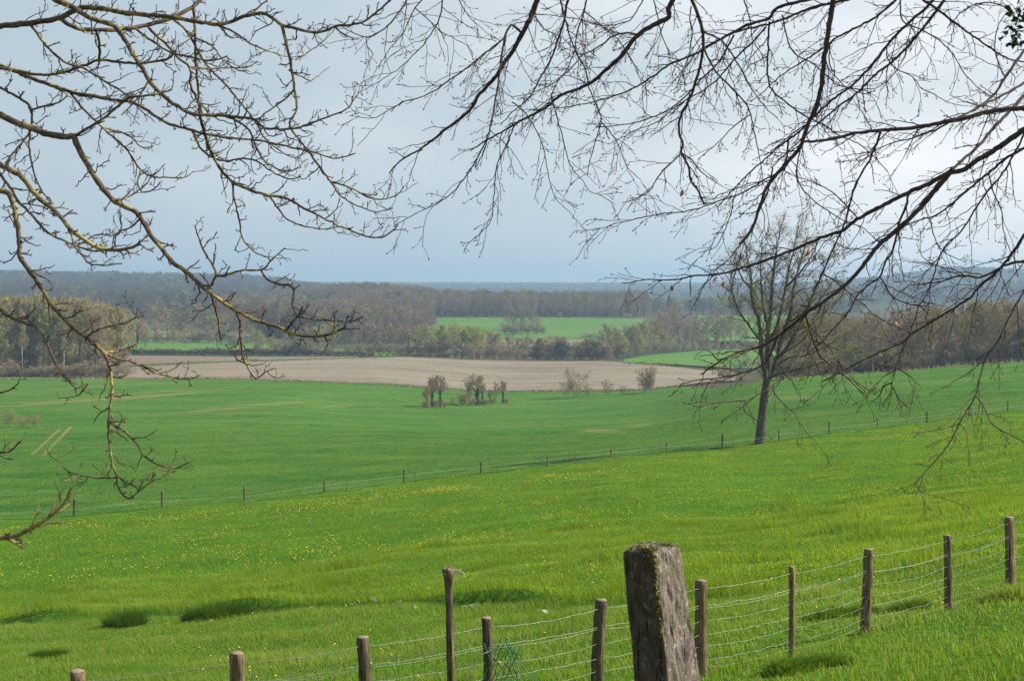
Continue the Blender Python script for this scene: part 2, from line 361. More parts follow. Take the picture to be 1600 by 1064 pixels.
def m_bigpost():
    m, nt = mat('old_post_wood'); n = N(nt)
    a = n.noise(n.pos((28, 28, 13)), 1.6, 8, .78); b = n.noise(n.pos((80, 80, 16)), 1.0, 5, .7); l = n.noise(n.pos((1, 1, .7)), 60, 5, .8); g = n.noise(n.pos(), 9, 4)
    c = n.ramp(a, [(.30, (.092, .075, .055)), (.5, (.190, .155, .117)), (.66, (.295, .252, .200)), (.78, (.42, .375, .31))])
    c = n.mix(n.math('MULTIPLY', n.ramp(b, [(.5, (0, 0, 0)), (.68, (1, 1, 1))]), .7), c, (.035, .026, .020))
    cr_ = n.noise(n.pos((95, 95, 2.6)), 1.0, 3, .5)
    c = n.mix(n.ramp(cr_, [(.64, (0, 0, 0)), (.67, (1, 1, 1))]), c, (.020, .012, .009))
    c = n.mix(n.math('MULTIPLY', n.ramp(g, [(.48, (0, 0, 0)), (.7, (1, 1, 1))]), .55), c, (.100, .105, .030))
    c = n.mix(n.ramp(l, [(.57, (0, 0, 0)), (.66, (1, 1, 1))]), c, (.48, .48, .43))
    c = n.mix(n.math('MULTIPLY', n.attr('face_shade'), n.ramp(n.noise(n.pos(), 14, 4), [(.2, (.70, .70, .70)), (.6, (1, 1, 1))])), c, n.mix(1.0, c, (.44, .43, .32), 'MULTIPLY'))  # attribute darkens the left face: its shade is painted into the wood colour
    surf(n, c, .95, bump=n.math('ADD', b, n.math('MULTIPLY', a, .6)), bstr=.9, bdist=.012); return m
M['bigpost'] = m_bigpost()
def m_moss():
    m, nt = mat('post_moss'); n = N(nt)
    c = n.ramp(n.noise(n.pos(), 60, 4), [(.35, (.090, .100, .018)), (.55, (.240, .230, .040)), (.75, (.380, .340, .130))])
    surf(n, c, .95); return m
M['moss'] = m_moss()

# ------------------------------------------------------------------ ground and fields
def ground():
    rr = np.concatenate([[0.01], np.geomspace(1.5, 6800, 240)])
    a1 = np.linspace(-32, 32, 400); a0 = np.linspace(32, 328, 100)[1:-1]
    az = np.radians(np.concatenate([a1, a0]))
    A, Rr = np.meshgrid(az, rr, indexing='ij')
    x = np.sin(A) * Rr; y = np.cos(A) * Rr
    V = np.stack([x, y, H(x, y) - .02 - .3 * np.clip((Rr - 7) / 3, 0, 1) - .00012 * Rr], -1)
    na, nr = A.shape; i = np.arange(na * nr).reshape(na, nr); j = np.roll(i, -1, 0)
    q = np.stack([i[:, :-1], i[:, 1:], j[:, 1:], j[:, :-1]], -1).reshape(-1, 4)[:, ::-1]
    o = mk('ground', V, [(q, 0)], M['ground'], smooth=True)
    tag(o, kind='structure'); return V[..., 2].min()
ZMIN = ground()
def sheet(name, a, b, y0, y1, n, m, dz, material, attrs=None):
    px = np.linspace(a, b, n)
    Y0 = y0(px) if callable(y0) else np.interp(px, *y0); Y1 = y1(px) if callable(y1) else np.interp(px, *y1)
    t = np.linspace(0, 1, m)[None]
    Y = Y0[:, None] ** (1 - t) * Y1[:, None] ** t
    x = (px[:, None] - CX) / F * Y
    V = np.stack([x, Y, H(x, Y) + dz], -1)
    i = np.arange(n * m).reshape(n, m)
    q = np.stack([i[:-1, :-1], i[1:, :-1], i[1:, 1:], i[:-1, 1:]], -1).reshape(-1, 4)
    at = {k: f(V) for k, f in (attrs or {}).items()}
    o = mk(name, V, [(q, 0)], material, smooth=True, attrs={k: v.ravel() for k, v in at.items()})
    return tag(o, kind='structure')
sheet('meadow', -590, 2290, lambda q: ynear(q) * .45, lambda q: yfar(q) + .6, 420, 200, .02, M['meadow'])
def bare(V):
    px = CX + F * V[..., 0] / V[..., 1]; py = HZ - F * (V[..., 2] - EYE) / V[..., 1]
    w = np.zeros(px.shape)
    def streak(x0, y0, x1, y1, th, amt):
        nonlocal w
        t = np.clip((px - x0) / (x1 - x0), 0, 1); yy = y0 + (y1 - y0) * t
        end = np.clip((px - x0) / 40 + .4, 0, 1) * np.clip((x1 - px) / 60 + .4, 0, 1) * ((px > x0 - 30) & (px < x1 + 40))
        w = np.maximum(w, amt * end * np.exp(-((py - yy) / th) ** 2))
    for s in [(-200, 638, 60, 634, 1.6, .85), (-60, 631, 120, 627, 1.2, .7), (20, 634, 330, 612, 1.9, 1.0), (60, 627, 300, 608, 1.2, .8), (120, 631, 360, 609, 1.1, .7), (150, 625, 420, 600, 2.0, .5), (90, 607, 320, 595, 2.2, .6), (280, 645, 400, 635, 1.8, .95), (300, 639, 420, 630, 1.1, .7), (180, 655, 330, 640, 2.4, .5),
              (370, 634, 500, 627, 1.7, .9), (480, 638, 560, 632, 2.2, .7), (400, 606, 470, 601, 1.4, .6), (540, 633, 700, 628, 1.5, .3), (900, 673, 990, 675, 4.0, .95), (975, 666, 1030, 663, 3.4, .8), (1035, 659, 1100, 652, 4.5, .55),
              (1200, 622, 1290, 620, 5, .75), (1300, 628, 1350, 626, 3, .3), (1500, 592, 1530, 592, 2.0, .55), (1540, 586, 1575, 585, 2.2, .7), (700, 670, 800, 664, 3, .35), (430, 622, 620, 610, 1.0, .6), (540, 640, 680, 636, 1.2, .6), (330, 660, 470, 650, 1.2, .6), (1010, 640, 1120, 632, 1.6, .6), (830, 690, 930, 684, 2.0, .45), (600, 655, 720, 648, 1.3, .5), (30, 612, 200, 602, 1.2, .7), (-100, 620, 60, 612, 1.4, .7), (100, 596, 250, 589, 1.6, .5)]:
        streak(*s)
    for x0, y0, x1, y1 in [(48, 710, 90, 672), (66, 711, 108, 668)]:       # two tramlines
        t = np.clip((py - y1) / (y0 - y1), 0, 1); xx = x1 + (x0 - x1) * t
        w = np.maximum(w, 2.1 * np.exp(-((px - xx) / 2.4) ** 2) * ((py > y1 - 1) & (py < y0 + 1)))
    return w
PLOUGH0 = ([-260, 180, 300, 400, 560, 660, 800, 860, 1000, 1070, 1135], [475, 468, 460, 445, 430, 433, 440, 440, 430, 445, 470])
WFAR = ([-590, 0, 180, 300, 400, 560, 660, 800, 860, 1000, 1070, 1135, 1200, 2290], [482, 480, 468, 460, 445, 430, 433, 440, 440, 430, 440, 380, 345, 340])
sheet('wheat_field', -590, 2290, lambda q: yfar(q) + .6, WFAR, 960, 420, .05, M['wheat'], attrs={'bare': bare})
sheet('ploughed_field', 170, 1150, (PLOUGH0[0], [a + 1.5 for a in PLOUGH0[1]]), ([170, 300, 560, 640, 800, 930, 1000, 1080, 1150], [530, 560, 610, 640, 642, 640, 606, 575, 560]), 200, 60, .12, M['plough'])
sheet('stubble_strip', 150, 560, ([150, 280, 400, 560], [536, 574, 596, 620]), ([150, 280, 400, 560], [636, 636, 636, 634]), 100, 30, .12, M['stubble'])
sheet('grass_verge', 150, 640, ([150, 280, 400, 560, 640], [530, 561, 583, 611, 641]), ([150, 280, 400, 560, 640], [536, 572, 594, 619, 645]), 100, 6, .22, M['pasture'])
sheet('pasture', 150, 620, ([150, 620], [644, 644]), ([150, 300, 480, 620], [860, 850, 800, 690]), 80, 30, .2, M['field'])
sheet('crop_field', 975, 1230, ([975, 1080, 1230], [612, 600, 590]), ([975, 1010, 1100, 1230], [640, 690, 745, 760]), 80, 30, .3, M['field'])
sheet('distant_crop', 640, 1010, ([640, 1010], [905, 905]), ([640, 1010], [1155, 1155]), 80, 40, .4, M['field'])
sheet('dry_meadow', 640, 1010, ([640, 1010], [800, 800]), ([640, 1010], [900, 900]), 60, 20, .35, M['dry'])
sheet('hillside_crop', 1090, 1260, ([1090, 1260], [905, 905]), ([1090, 1260], [1290, 1290]), 60, 40, .4, M['field'])
sheet('clearing', 120, 330, ([120, 330], [880, 880]), ([120, 330], [990, 990]), 40, 20, .4, M['dry'])
# ------------------------------------------------------------------ trees: trunk (with limbs) and crown (twigs, leaves)
def tree_mesh(seed, h=10.0, bole=.3, spread=.42, lean=.0, n1=13, n2=8, n3=7, n4=0, twl=.075, tww=.0030, r0=.022, up=.35, ang=(.5, 1.0), leaf=0, lsize=.012, twig='twig', leafm='leaf_green', multi=1,
              ivy=0, bark='bark', shape='round', l1=None):
    rng = np.random.default_rng(seed)
    tr = MB(); cr = MB()
    t = np.linspace(0, 1, 9); stems = []
    for s in range(multi):
        a = s * 2.4 + rng.random(); off = (0.0 if multi == 1 else .04) * h
        tilt = (lean if multi == 1 else rng.uniform(.12, .38))
        x = np.cos(a) * (off + tilt * h * t ** 1.2) + np.cumsum(rng.normal(0, .006 * h, 9)) * (t > 0)
        y = np.sin(a) * (off + tilt * h * t ** 1.2) + np.cumsum(rng.normal(0, .006 * h, 9)) * (t > 0)
        stems.append(np.stack([x, y, h * (t * .93) * (1 if multi == 1 else rng.uniform(.7, 1)) - .02 * h * (t == 0)], -1))
    St = np.array(stems); R = np.repeat((h * r0 / math.sqrt(multi) * (1 - .86 * t) * (1 + .5 * np.exp(-t * 22)))[None], multi, 0)
    tr.tube(St, R, 7)
    L = np.full(multi, h)
    l1 = l1 or (spread * .95, spread * 1.25)
    P1, L1, R1 = grow(rng, St, L, R, n1, bole, .97, ang, l1, 7, .10, (0, 0, up), .55, .3, taper=.45 if shape == 'round' else .85)
    tr.tube(P1, R1, 4)
    P2, L2, R2 = grow(rng, P1, L1, R1, n2, .2, .98, (.4, .95), (.42, .7), 5, .13, (0, 0, up * .6), .6, .4)
    cr.tube(P2, np.maximum(R2, h * .0009), 3, 0)
    cr.A.append(np.repeat(rng.random(len(P2)), 15))
    P3, L3, R3 = grow(rng, P2, L2, R2, n3, .15, 1.0, (.35, .95), (twl * h * .7, twl * h * 1.4), 3, .15, (0, 0, up * .3), absL=True)
    V, q = ribbons(P3, tww * h * rng.uniform(.7, 1.3, len(P3)), rng)
    cr.add(V, q, 0, np.repeat(rng.random(len(P3)), 5))
    ends = P3
    if n4:
        P4, L4, R4 = grow(rng, P3, L3, R3, n4, .2, 1.0, (.4, 1.0), (.4, .8), 3, .15, (0, 0, up * .2))
        V, q = ribbons(P4, tww * .6 * h * rng.uniform(.7, 1.3, len(P4)), rng)
        cr.add(V, q, 0, np.repeat(rng.random(len(P4)), 5)); ends = P4
    if leaf:
        k = rng.integers(0, len(ends), leaf); f = rng.random(leaf)[:, None]
        C = ends[k, 0] * (1 - f) + ends[k, -1] * f + rng.normal(0, .006 * h, (leaf, 3))
        clump = np.sin(C[:, 0] / h * 17 + seed) * np.sin(C[:, 1] / h * 15 + 1) * np.sin(C[:, 2] / h * 19 + 2)
        C = C[clump > rng.uniform(-.7, .25, leaf)]
        V, q = leaves(C, lsize * h, rng); cr.add(V, q, 1, np.repeat(rng.random(len(C)), 4))
    iv = None
    if ivy:
        iv = MB(); nI = ivy
        s = rng.integers(0, multi, nI); tt = rng.random(nI) ** .8 * .70
        C = np.stack([np.interp(tt, t, St[0, :, c]) for c in range(3)], -1)
        if multi > 1: C = np.stack([np.array([np.interp(a, t, St[b, :, c]) for a, b in zip(tt, s)]) for c in range(3)], -1)
        rad = h * (.034 + .075 * np.sin(tt * 9 + seed) ** 2 * rng.random(len(tt))) * (1.15 - 1.1 * tt)
        a = rng.random(nI) * 6.28
        C = C + rng.normal(0, .006 * h, C.shape) + np.stack([np.cos(a) * rad, np.sin(a) * rad, rng.normal(0, .01 * h, nI)], -1) * np.sqrt(rng.random(nI))[:, None]
        C = C[C[:, 2] > .01 * h]
        V, q = leaves(C, .011 * h, rng); iv.add(V, q, 0, np.repeat(rng.random(len(C)), 4))
    zmax = max(float(v[:, 2].max()) for v in cr.V)
    return tr, cr, iv, dict(twig=twig, leafm=leafm, bark=bark, h=zmax, ivy=ivy)
def hide_mesh(mb, name, mats): 
    o = mb.build(name, mats); me = o.data; bpy.data.objects.remove(o); return me
LIB = {}; FOREST = {}
def variant(kind, seeds, **k):
    LIB[kind] = []
    for s in seeds:
        tr, cr, iv, d = tree_mesh(s, **k)
        me_t = hide_mesh(tr, 'trunk', [M[d['bark']]]); me_c = hide_mesh(cr, 'crown', [M[d['twig']], M[d['leafm']]])
        me_i = hide_mesh(iv, 'ivy', [M['ivy_tree']]) if iv else None
        LIB[kind].append((me_t, me_c, me_i, d['h']))
        if kind in ('oak', 'tall', 'oakbud', 'fresh'):
            o = MB(); 
            for src, sh in ((tr, 0), (cr, 1)):
                n0 = o.n
                for V in src.V: o.V.append(V); o.n += len(V)
                o.Pl += [(a + n0, m + sh) for a, m in src.Pl]
            at = np.concatenate([np.zeros(sum(len(v) for v in tr.V)), np.concatenate(cr.A)])
            FOREST.setdefault(kind, []).append((mk('forest_tree', np.concatenate(o.V) / d['h'], o.Pl, [M[d['bark']], M[d['twig']], M[d['leafm']]], attrs={'var': at})))
            COL.objects.unlink(FOREST[kind][-1])
variant('oak', (1, 2, 3), bole=.20, spread=.42, n1=16, n2=10, n3=12, tww=.0034, ang=(.5, 1.05), up=.30, twig='twig')
variant('oakbud', (4, 5), bole=.15, spread=.42, n1=16, n2=10, n3=11, leaf=4200, leafm='leaf_olive', twig='twig_warm', lsize=.011)
variant('fresh', (6, 7, 8), bole=.10, spread=.42, n1=18, n2=9, n3=9, leaf=5200, lsize=.0135, leafm='leaf_green', up=.5, ang=(.4, .9))
variant('pole', (9, 10, 11), bole=.36, spread=.28, n1=16, n2=9, n3=11, r0=.012, up=.5, ang=(.4, .9), twig='twig', shape='round', leaf=1500, leafm='leaf_green')
variant('tall', (12, 13, 14), bole=.24, spread=.34, n1=17, n2=10, n3=11, r0=.014, up=.55, ang=(.35, .8), twig='twig_warm')
variant('ivied', (15, 16, 40, 41, 42), bole=.38, spread=.42, n1=18, n2=10, n3=12, r0=.016, up=.75, ang=(.35, .9), twig='twig', ivy=4500, twl=.09)
variant('dark', (17, 18), bole=.05, spread=.34, n1=20, n2=9, n3=8, leaf=9000, lsize=.015, leafm='leaf_dark', up=.2)
variant('bush', (19, 20, 21), bole=.05, spread=.30, n1=9, n2=7, n3=7, multi=6, r0=.016, up=.4, twig='twig', twl=.11, tww=.004)
variant('budbush', (22, 23), bole=.05, spread=.30, n1=8, n2=7, n3=6, multi=7, r0=.012, up=.5, twig='twig', leaf=1800, leafm='leaf_olive', twl=.12, tww=.004, lsize=.014)
variant('blossom', (24, 25), bole=.05, spread=.36, n1=9, n2=7, n3=7, multi=6, r0=.014, up=.2, leaf=3000, leafm='leaf_pale', lsize=.022, twl=.12)
variant('conifer', (26, 27), bole=.08, spread=.26, n1=44, n2=9, n3=5, leaf=4500, lsize=.018, leafm='leaf_dark', up=-.05, ang=(1.1, 1.5), shape='cone')
variant('orchard', (28, 29), bole=.22, spread=.46, n1=14, n2=9, n3=10, up=.05, ang=(.8, 1.3), twig='hedge_twig', twl=.08, tww=.0035)
variant('hedge', (34, 35, 36), bole=.05, spread=.34, n1=9, n2=8, n3=9, multi=7, r0=.014, up=.25, twig='hedge_twig', twl=.12, tww=.005)
variant('loose', (32, 33), bole=.02, spread=.34, n1=8, n2=6, n3=6, multi=5, r0=.011, up=.5, ang=(.3, .8), twig='twig_warm', twl=.13, tww=.0030)
TREE_NAMES = dict(oak='broadleaf_tree', oakbud='budding_tree', fresh='green_tree', pole='woodland_tree', tall='bare_tree', ivied='ivy_clad_tree', dark='evergreen_tree', bush='bare_shrub', budbush='budding_shrub',
                  blossom='blossom_shrub', conifer='conifer', orchard='orchard_tree', loose='thicket_shrub', hedge='hedge_shrub')
_cnt = {}
def tree(kind, px, Y, top, label, group=None, width=1.0, cat=None, sink=.3, bark=None):
    """a tree standing at plan position (px column, Y metres ahead), crown reaching the height seen at row `top`"""
    c = _cnt.get(kind, 0); _cnt[kind] = c + 1
    me_t, me_c, me_i, h = LIB[kind][c % len(LIB[kind])]
    g = gp(px, Y); zt = EYE - (top - HZ) / F * Y
    s = max(zt - g[2], .4) / h
    root = empty(TREE_NAMES[kind], g - np.array([0, 0, sink * s * .2]), label, cat or ('shrub' if kind in ('bush', 'budbush', 'blossom', 'loose', 'hedge') else 'tree'), group)
    root.scale = (s * width, s * width, s); root.rotation_euler = (0, 0, float(RNG.random() * 6.28))
    for nm, me in (('trunk', me_t), ('crown', me_c), ('ivy', me_i)):
        if me is None: continue
        o = bpy.data.objects.new(nm if nm != 'trunk' or kind not in ('bush', 'budbush', 'blossom', 'loose', 'hedge') else 'stems', me); COL.objects.link(o); o.parent = root
        if nm == 'trunk' and bark: o.material_slots[0].link = 'OBJECT'; o.material_slots[0].material = bark
    return root
def J(a): return float(RNG.normal(0, a))

# left wood at the field corner
G = 'trees of the dense wood at the left field edge'
for px in np.concatenate([np.linspace(-75, 186, 40), np.linspace(-330, -82, 24)]):
    front = RNG.random() < .5
    Y = 492 + (RNG.random() * 18 if front else 20 + RNG.random() * 70)
    k = RNG.choice(['pole', 'tall', 'tall', 'pole', 'oakbud', 'fresh'], p=[.32, .25, .13, .12, .1, .08])
    top = np.interp(px, [-80, 0, 60, 120, 150, 190], [460, 462, 455, 460, 462, 484]) + J(4) + (6 if front else 0)
    tree(k, px + J(3), Y, top, 'tall slim tree packed in the brown wood at the left corner of the wheat field', G, .95 if k != 'oakbud' else .8)
for px in np.linspace(-320, 186, 48):
    tree('fresh' if RNG.random() < .6 else 'budbush', px + J(3), 500 + RNG.random() * 40, 538 + J(9), 'greenish understorey sapling between the slim trunks of the left wood', 'understorey saplings of the left wood', 1.1, cat='sapling')
for px in np.linspace(-320, 190, 44):
    tree('tall', px + J(3), 560 + RNG.random() * 60, np.interp(px, [-80, 0, 60, 120, 150, 190], [462, 464, 458, 462, 466, 486]) + J(4), 'tall slim tree packed in the brown wood at the left corner of the wheat field', G, 1.1)
for px, Y, top, k in [(188, 640, 488, 'oak'), (200, 690, 484, 'fresh'), (213, 720, 492, 'oak'), (178, 610, 478, 'fresh'), (168, 600, 470, 'oak'), (226, 740, 500, 'fresh')]:
    tree(k, px, Y, top, {'oak': 'bare rounded', 'fresh': 'fresh green'}[k] + ' tree trailing off behind the right end of the left wood', {'oak': 'bare', 'fresh': 'green'}[k] + ' trees behind the right end of the left wood', 1.2)
tree('pole', 33, 487, 478, 'slender white-barked birch trunk at the front of the left wood', None, .5, bark=M['palebark'])
tree('pole', 99, 488, 492, 'thin pale-barked birch leaning near the right end of the left wood', None, .45, bark=M['palebark'])
for i, px in enumerate(np.linspace(-330, 195, 40)):
    tree('bush', px, 484 + J(2), 566 + J(5), 'low reddish bramble shrub lining the foot of the left wood', 'bramble shrubs under the left wood', 1.9)
# broad trees behind the pasture
G = 'broad trees standing behind the small green pasture'
for px, Y, top, k in [(205, 830, 478, 'oak'), (243, 820, 466, 'oak'), (262, 860, 474, 'oak'), (288, 840, 480, 'oakbud'), (312, 850, 468, 'oak'), (335, 830, 485, 'fresh'), (352, 850, 480, 'oak'), (375, 845, 486, 'oak'), (392, 820, 505, 'fresh'), (224, 800, 505, 'fresh'), (270, 805, 512, 'fresh'), (180, 850, 490, 'oakbud')]:
    tree(k, px, Y, top, 'broad round tree in the belt behind the small pasture with orchard trees', G, 1.3)
for px in np.arange(190, 400, 14.0):
    tree('fresh' if RNG.random() < .45 else 'budbush', px + J(3), 815 + J(8), 517 + J(6), 'low leafing tree filling the belt behind the small pasture', 'low trees filling the belt behind the pasture', 1.5)
G = 'small orchard trees in the pasture'
for px, Y, top in [(290, 762, 523), (345, 775, 530), (250, 770, 526), (402, 740, 534), (366, 790, 530)]:
    tree('orchard', px, Y, top, 'small round bare orchard tree on the little green pasture', G, 1.5)
G = 'clipped hedge shrubs between pasture and ploughed strip'
for px in np.arange(195, 582, 11.0):
    tree('hedge', px, 641 + J(1), np.interp(px, [195, 440, 460, 480, 582], [545, 543, 537, 543, 549]) + J(1.2), 'low brown hedge shrub in the row behind the upper ploughed strip', G, 2.4)
tree('dark', 462, 638, 534, 'dark rounded evergreen bush standing out of the brown hedge', None, 1.5)
for px in np.arange(594, 700, 11.0):
    tree('hedge', px, 652, 552 + J(1), 'low brown hedge shrub along the far edge of the ploughed field', 'low hedge shrubs at the far ploughed edge', 2.4)
# stream-side row behind the ploughed field
G = 'trees in the mixed row behind the ploughed field'
for px, top, k in [(405, 512, 'fresh'), (425, 520, 'fresh'), (445, 515, 'oak'), (462, 512, 'fresh'), (478, 505, 'oak'), (492, 508, 'fresh'), (508, 505, 'oak'), (524, 500, 'fresh'), (540, 510, 'tall'), (556, 498, 'oak'), (572, 506, 'tall'), (586, 500, 'oak'),
                   (600, 497, 'oak'), (614, 502, 'tall'), (628, 500, 'tall'), (641, 506, 'oak'), (655, 510, 'fresh'), (668, 506, 'fresh'), (682, 508, 'fresh'), (696, 503, 'fresh'), (710, 506, 'fresh'), (724, 505, 'fresh'), (738, 503, 'fresh'), (750, 508, 'fresh'), (764, 512, 'tall'),
                   (778, 517, 'oakbud'), (793, 519, 'oak'), (808, 525, 'oakbud'), (822, 527, 'tall'), (836, 526, 'oakbud')]:
    Y = np.interp(px, [400, 560, 660, 850], [740, 700, 672, 668]) + J(8)
    tree(k, px + J(2), Y, top + J(2), {'fresh': 'yellow-green leafing tree in the mixed row behind the ploughed field', 'oak': 'bare brown spreading tree in the mixed row behind the ploughed field', 'tall': 'slim bare upright tree in the mixed row behind the ploughed field',
                                     'oakbud': 'olive budding tree in the mixed row behind the ploughed field'}[k], {'fresh': 'yellow-green trees', 'oak': 'brown spreading trees', 'tall': 'slim bare trees', 'oakbud': 'olive budding trees'}[k] + ' in the mixed row', 1.35 if k != 'oak' else 1.1)
for px in np.arange(400, 700, 16.0):
    tree('budbush', px, np.interp(px, [400, 560, 700], [715, 680, 660]), 535 + J(4), 'grey-green undergrowth shrub beneath the mixed tree row', 'undergrowth shrubs beneath the mixed row', 1.5)
for px in np.arange(700, 850, 12.0):
    tree('budbush', px, 655 + J(3), 540 + J(5), 'grey-green undergrowth shrub beneath the mixed tree row', 'undergrowth shrubs beneath the mixed row', 1.3)
G = 'dark evergreen bushes behind the ploughed field'
for px, top, w, k in [(836, 540, 1.9, 'dark'), (846, 527, 1.6, 'dark'), (858, 524, 1.5, 'budbush'), (868, 532, 2.0, 'dark'), (877, 523, 1.3, 'oakbud'), (884, 534, 1.8, 'dark'), (897, 540, 1.9, 'dark'), (905, 528, 1.4, 'budbush'), (914, 534, 1.9, 'dark'), (926, 529, 1.6, 'dark'), (936, 538, 2.1, 'dark'), (946, 530, 1.4, 'budbush'), (860, 545, 2.2, 'budbush'), (890, 546, 2.2, 'budbush'), (921, 546, 2.2, 'budbush')]:
    if k == 'dark': tree(k, px + J(2), 646 + J(4), top + J(1.5), 'dark green dense bush at the far edge of the ploughed field', G, w)
    elif k == 'oakbud': tree(k, px, 655, top, 'small olive tree rising among the dark bushes behind the ploughed field', None, 1.2)
    else: tree(k, px + J(2), 642 + J(3), top + J(2), 'brownish bush among the dark bushes behind the ploughed field', 'brownish bushes among the dark bushes', w)
G = 'trees in the taller row to the right behind the ploughed field'
for px, Y, top, k in [(940, 655, 512, 'tall'), (952, 660, 507, 'oakbud'), (966, 665, 513, 'tall'), (980, 690, 508, 'oakbud'), (994, 690, 500, 'oakbud'), (1008, 720, 494, 'fresh'), (1022, 730, 497, 'oakbud'), (1034, 760, 486, 'oak'), (1046, 775, 474, 'oak'), (1060, 770, 480, 'oak'), (1070, 740, 496, 'oakbud'),
                      (1082, 760, 488, 'oak'), (1094, 765, 492, 'oak'), (1106, 770, 488, 'tall'), (1118, 775, 482, 'tall'), (1130, 770, 488, 'tall'), (1142, 775, 484, 'tall'), (1156, 780, 500, 'pole'), (1168, 785, 505, 'pole'), (975, 655, 522, 'fresh'), (1000, 680, 520, 'fresh'), (1040, 730, 512, 'fresh'), (1120, 768, 515, 'oakbud')]:
    tree(k, px, Y, top + J(2), {'fresh': 'green leafing tree in the right-hand row above the small crop field', 'oak': 'big bare rounded tree in the right-hand row above the small crop field', 'tall': 'slim bare tree in the right-hand row above the small crop field', 'pole': 'thin straight tree at the right end of the row above the small crop field',
                              'oakbud': 'olive-brown budding tree in the right-hand row above the small crop field'}[k], k.replace('oakbud', 'olive').replace('oak', 'rounded').replace('fresh', 'green').replace('pole', 'thin') + ' trees in the right-hand row', 1.2)
for px in np.arange(950, 1180, 15.0):
    tree('budbush', px, np.interp(px, [950, 1000, 1100, 1180], [640, 695, 755, 765]), np.interp(px, [950, 1000, 1180], [545, 532, 530]) + J(4), 'brown undergrowth shrub at the foot of the right-hand tree row', 'undergrowth shrubs of the right-hand row', 1.2)
for px in np.arange(985, 1125, 9.0):
    tree('hedge', px, np.interp(px, [985, 1125], [608, 592]), np.interp(px, [985, 1060, 1125], [566, 568, 574]) + J(.8), 'low brown brush along the bottom of the small crop field', 'brush between ploughed field and small crop field', 2.2)
# copse in the distant green field
G = 'trees of the copse in the distant green field'
for px, top, k in [(792, 486, 'oak'), (803, 480, 'oakbud'), (815, 476, 'oakbud'), (828, 478, 'oakbud'), (838, 488, 'oak')]:
    tree(k, px, 985 + J(8), top, 'brown tree of the copse standing in the distant green field', G, .9)
for px, top in [(790, 503), (800, 505), (812, 500), (825, 502), (838, 504), (848, 506)]:
    tree('budbush', px, 950, top, 'bushy edge shrub of the copse in the distant green field', 'edge shrubs of the copse', 1.3)
tree('blossom', 806, 945, 507, 'pale blossoming shrub at the foot of the distant copse', None, 1.0)
tree('blossom', 920, 915, 519, 'long pale grey bramble patch at the lower edge of the distant green field', None, 3.4, cat='shrub')
# forest edge beyond the distant field
G = 'trees along the edge of the forest beyond the distant green field'
for px in np.arange(556, 1010, 7.5):
    k = RNG.choice(['oak', 'oak', 'tall', 'oakbud', 'fresh'], p=[.32, .3, .2, .12, .06])
    top = np.interp(px, [556, 640, 700, 800, 880, 940, 960, 985, 1010], [452, 458, 457, 457, 458, 458, 468, 464, 470]) + J(3)
    if px < 650: Y = 1120 + J(20); top += 10
    else: Y = 1172 + J(9)
    tree(k, px + J(2), Y, top, 'grey-brown tree in the forest edge beyond the distant green field', G, .8)
for px, top, k, w, lab in [(875, 487, 'blossom', 1.0, 'round yellow-green shrub before the far forest edge'), (980, 488, 'blossom', 1.6, 'wide pale shrub at the right end of the distant green field'), (858, 489, 'oakbud', 1, 'small brown tree before the far forest edge'), (733, 493, 'bush', 4, 'low hedge before the far forest, left of the copse'), (768, 493, 'bush', 4, 'low hedge before the far forest, close to the copse')]:
    tree(k, px, 1152, top, lab, None, w)
for px, Y, top, k, lab in [(978, 1700, 457, 'conifer', 'dark bluish conifer rising beyond the far forest edge'), (1060, 1500, 462, 'fresh', 'pale green round tree in the hazy valley behind the rounded bare trees'), (1040, 1650, 466, 'oakbud', 'hazy pinkish brown tree in the valley beyond the row')]:
    tree(k, px, Y, top, lab, None, 1.1 if k != 'conifer' else 1.5)
# front trees of the hill forest
G = 'trees along the lower edge of the hill forest'
for px in np.arange(372, 665, 8.0):
    k = RNG.choice(['oak', 'oak', 'tall', 'oakbud', 'fresh'], p=[.34, .3, .1, .12, .14])
    tree(k, px + J(3), 880 + RNG.random() * 60, 483 + J(5), 'brown bare tree along the lower edge of the forested hill', G, .95)
tree('blossom', 372, 800, 517, 'pale yellowish shrub on the small clearing behind the hedge', None, 2.0)
# wood on the right behind the wheat crest
for px in np.arange(1225, 1900, 8.2):
    k = RNG.choice(['tall', 'oak', 'oakbud', 'pole'], p=[.32, .22, .30, .16])
    top = np.interp(px, [1225, 1290, 1320, 1345, 1400, 1450, 1520, 1560, 1700], [492, 482, 488, 492, 476, 476, 470, 466, 460]) + J(5)
    near = RNG.random() < .5
    tree(k, px + J(4), 352 + RNG.random() * 14 if near else 372 + RNG.random() * 60, top + (5 if near else 0), {'tall': 'slim bare tree', 'oak': 'bare spreading tree', 'oakbud': 'tree with ochre buds', 'pole': 'thin straight tree'}[k] + ' in the brown wood behind the wheat crest',
         {'tall': 'slim', 'oak': 'spreading', 'oakbud': 'ochre budding', 'pole': 'thin straight'}[k] + ' trees of the wood behind the wheat crest', .9)
for px in np.arange(1205, 1900, 8.5):
    tree('budbush' if RNG.random() < .6 else 'fresh', px + J(4), 350 + RNG.random() * 25, np.interp(px, [1200, 1300, 1450, 1700], [566, 556, 540, 516]) + J(7), 'grey-brown undergrowth shrub in the wood behind the wheat crest', 'undergrowth of the wood behind the wheat crest', 1.8)
tree('dark', 1592, 352, 505, 'dark green bush at the right end of the wood behind the wheat crest', None, 1.1)
tree('oak', 1365, 349, 478, 'forked bare tree with a dark ivy trunk in front of the wood on the right', None, .8)
tree('orchard', 1158, 470, 543, 'bare spreading tree low beside the lone big tree at the ploughed field end', None, 1.25)
tree('bush', 1195, 400, 553, 'dense bare shrub behind the trunk of the lone big tree', None, 1.6)
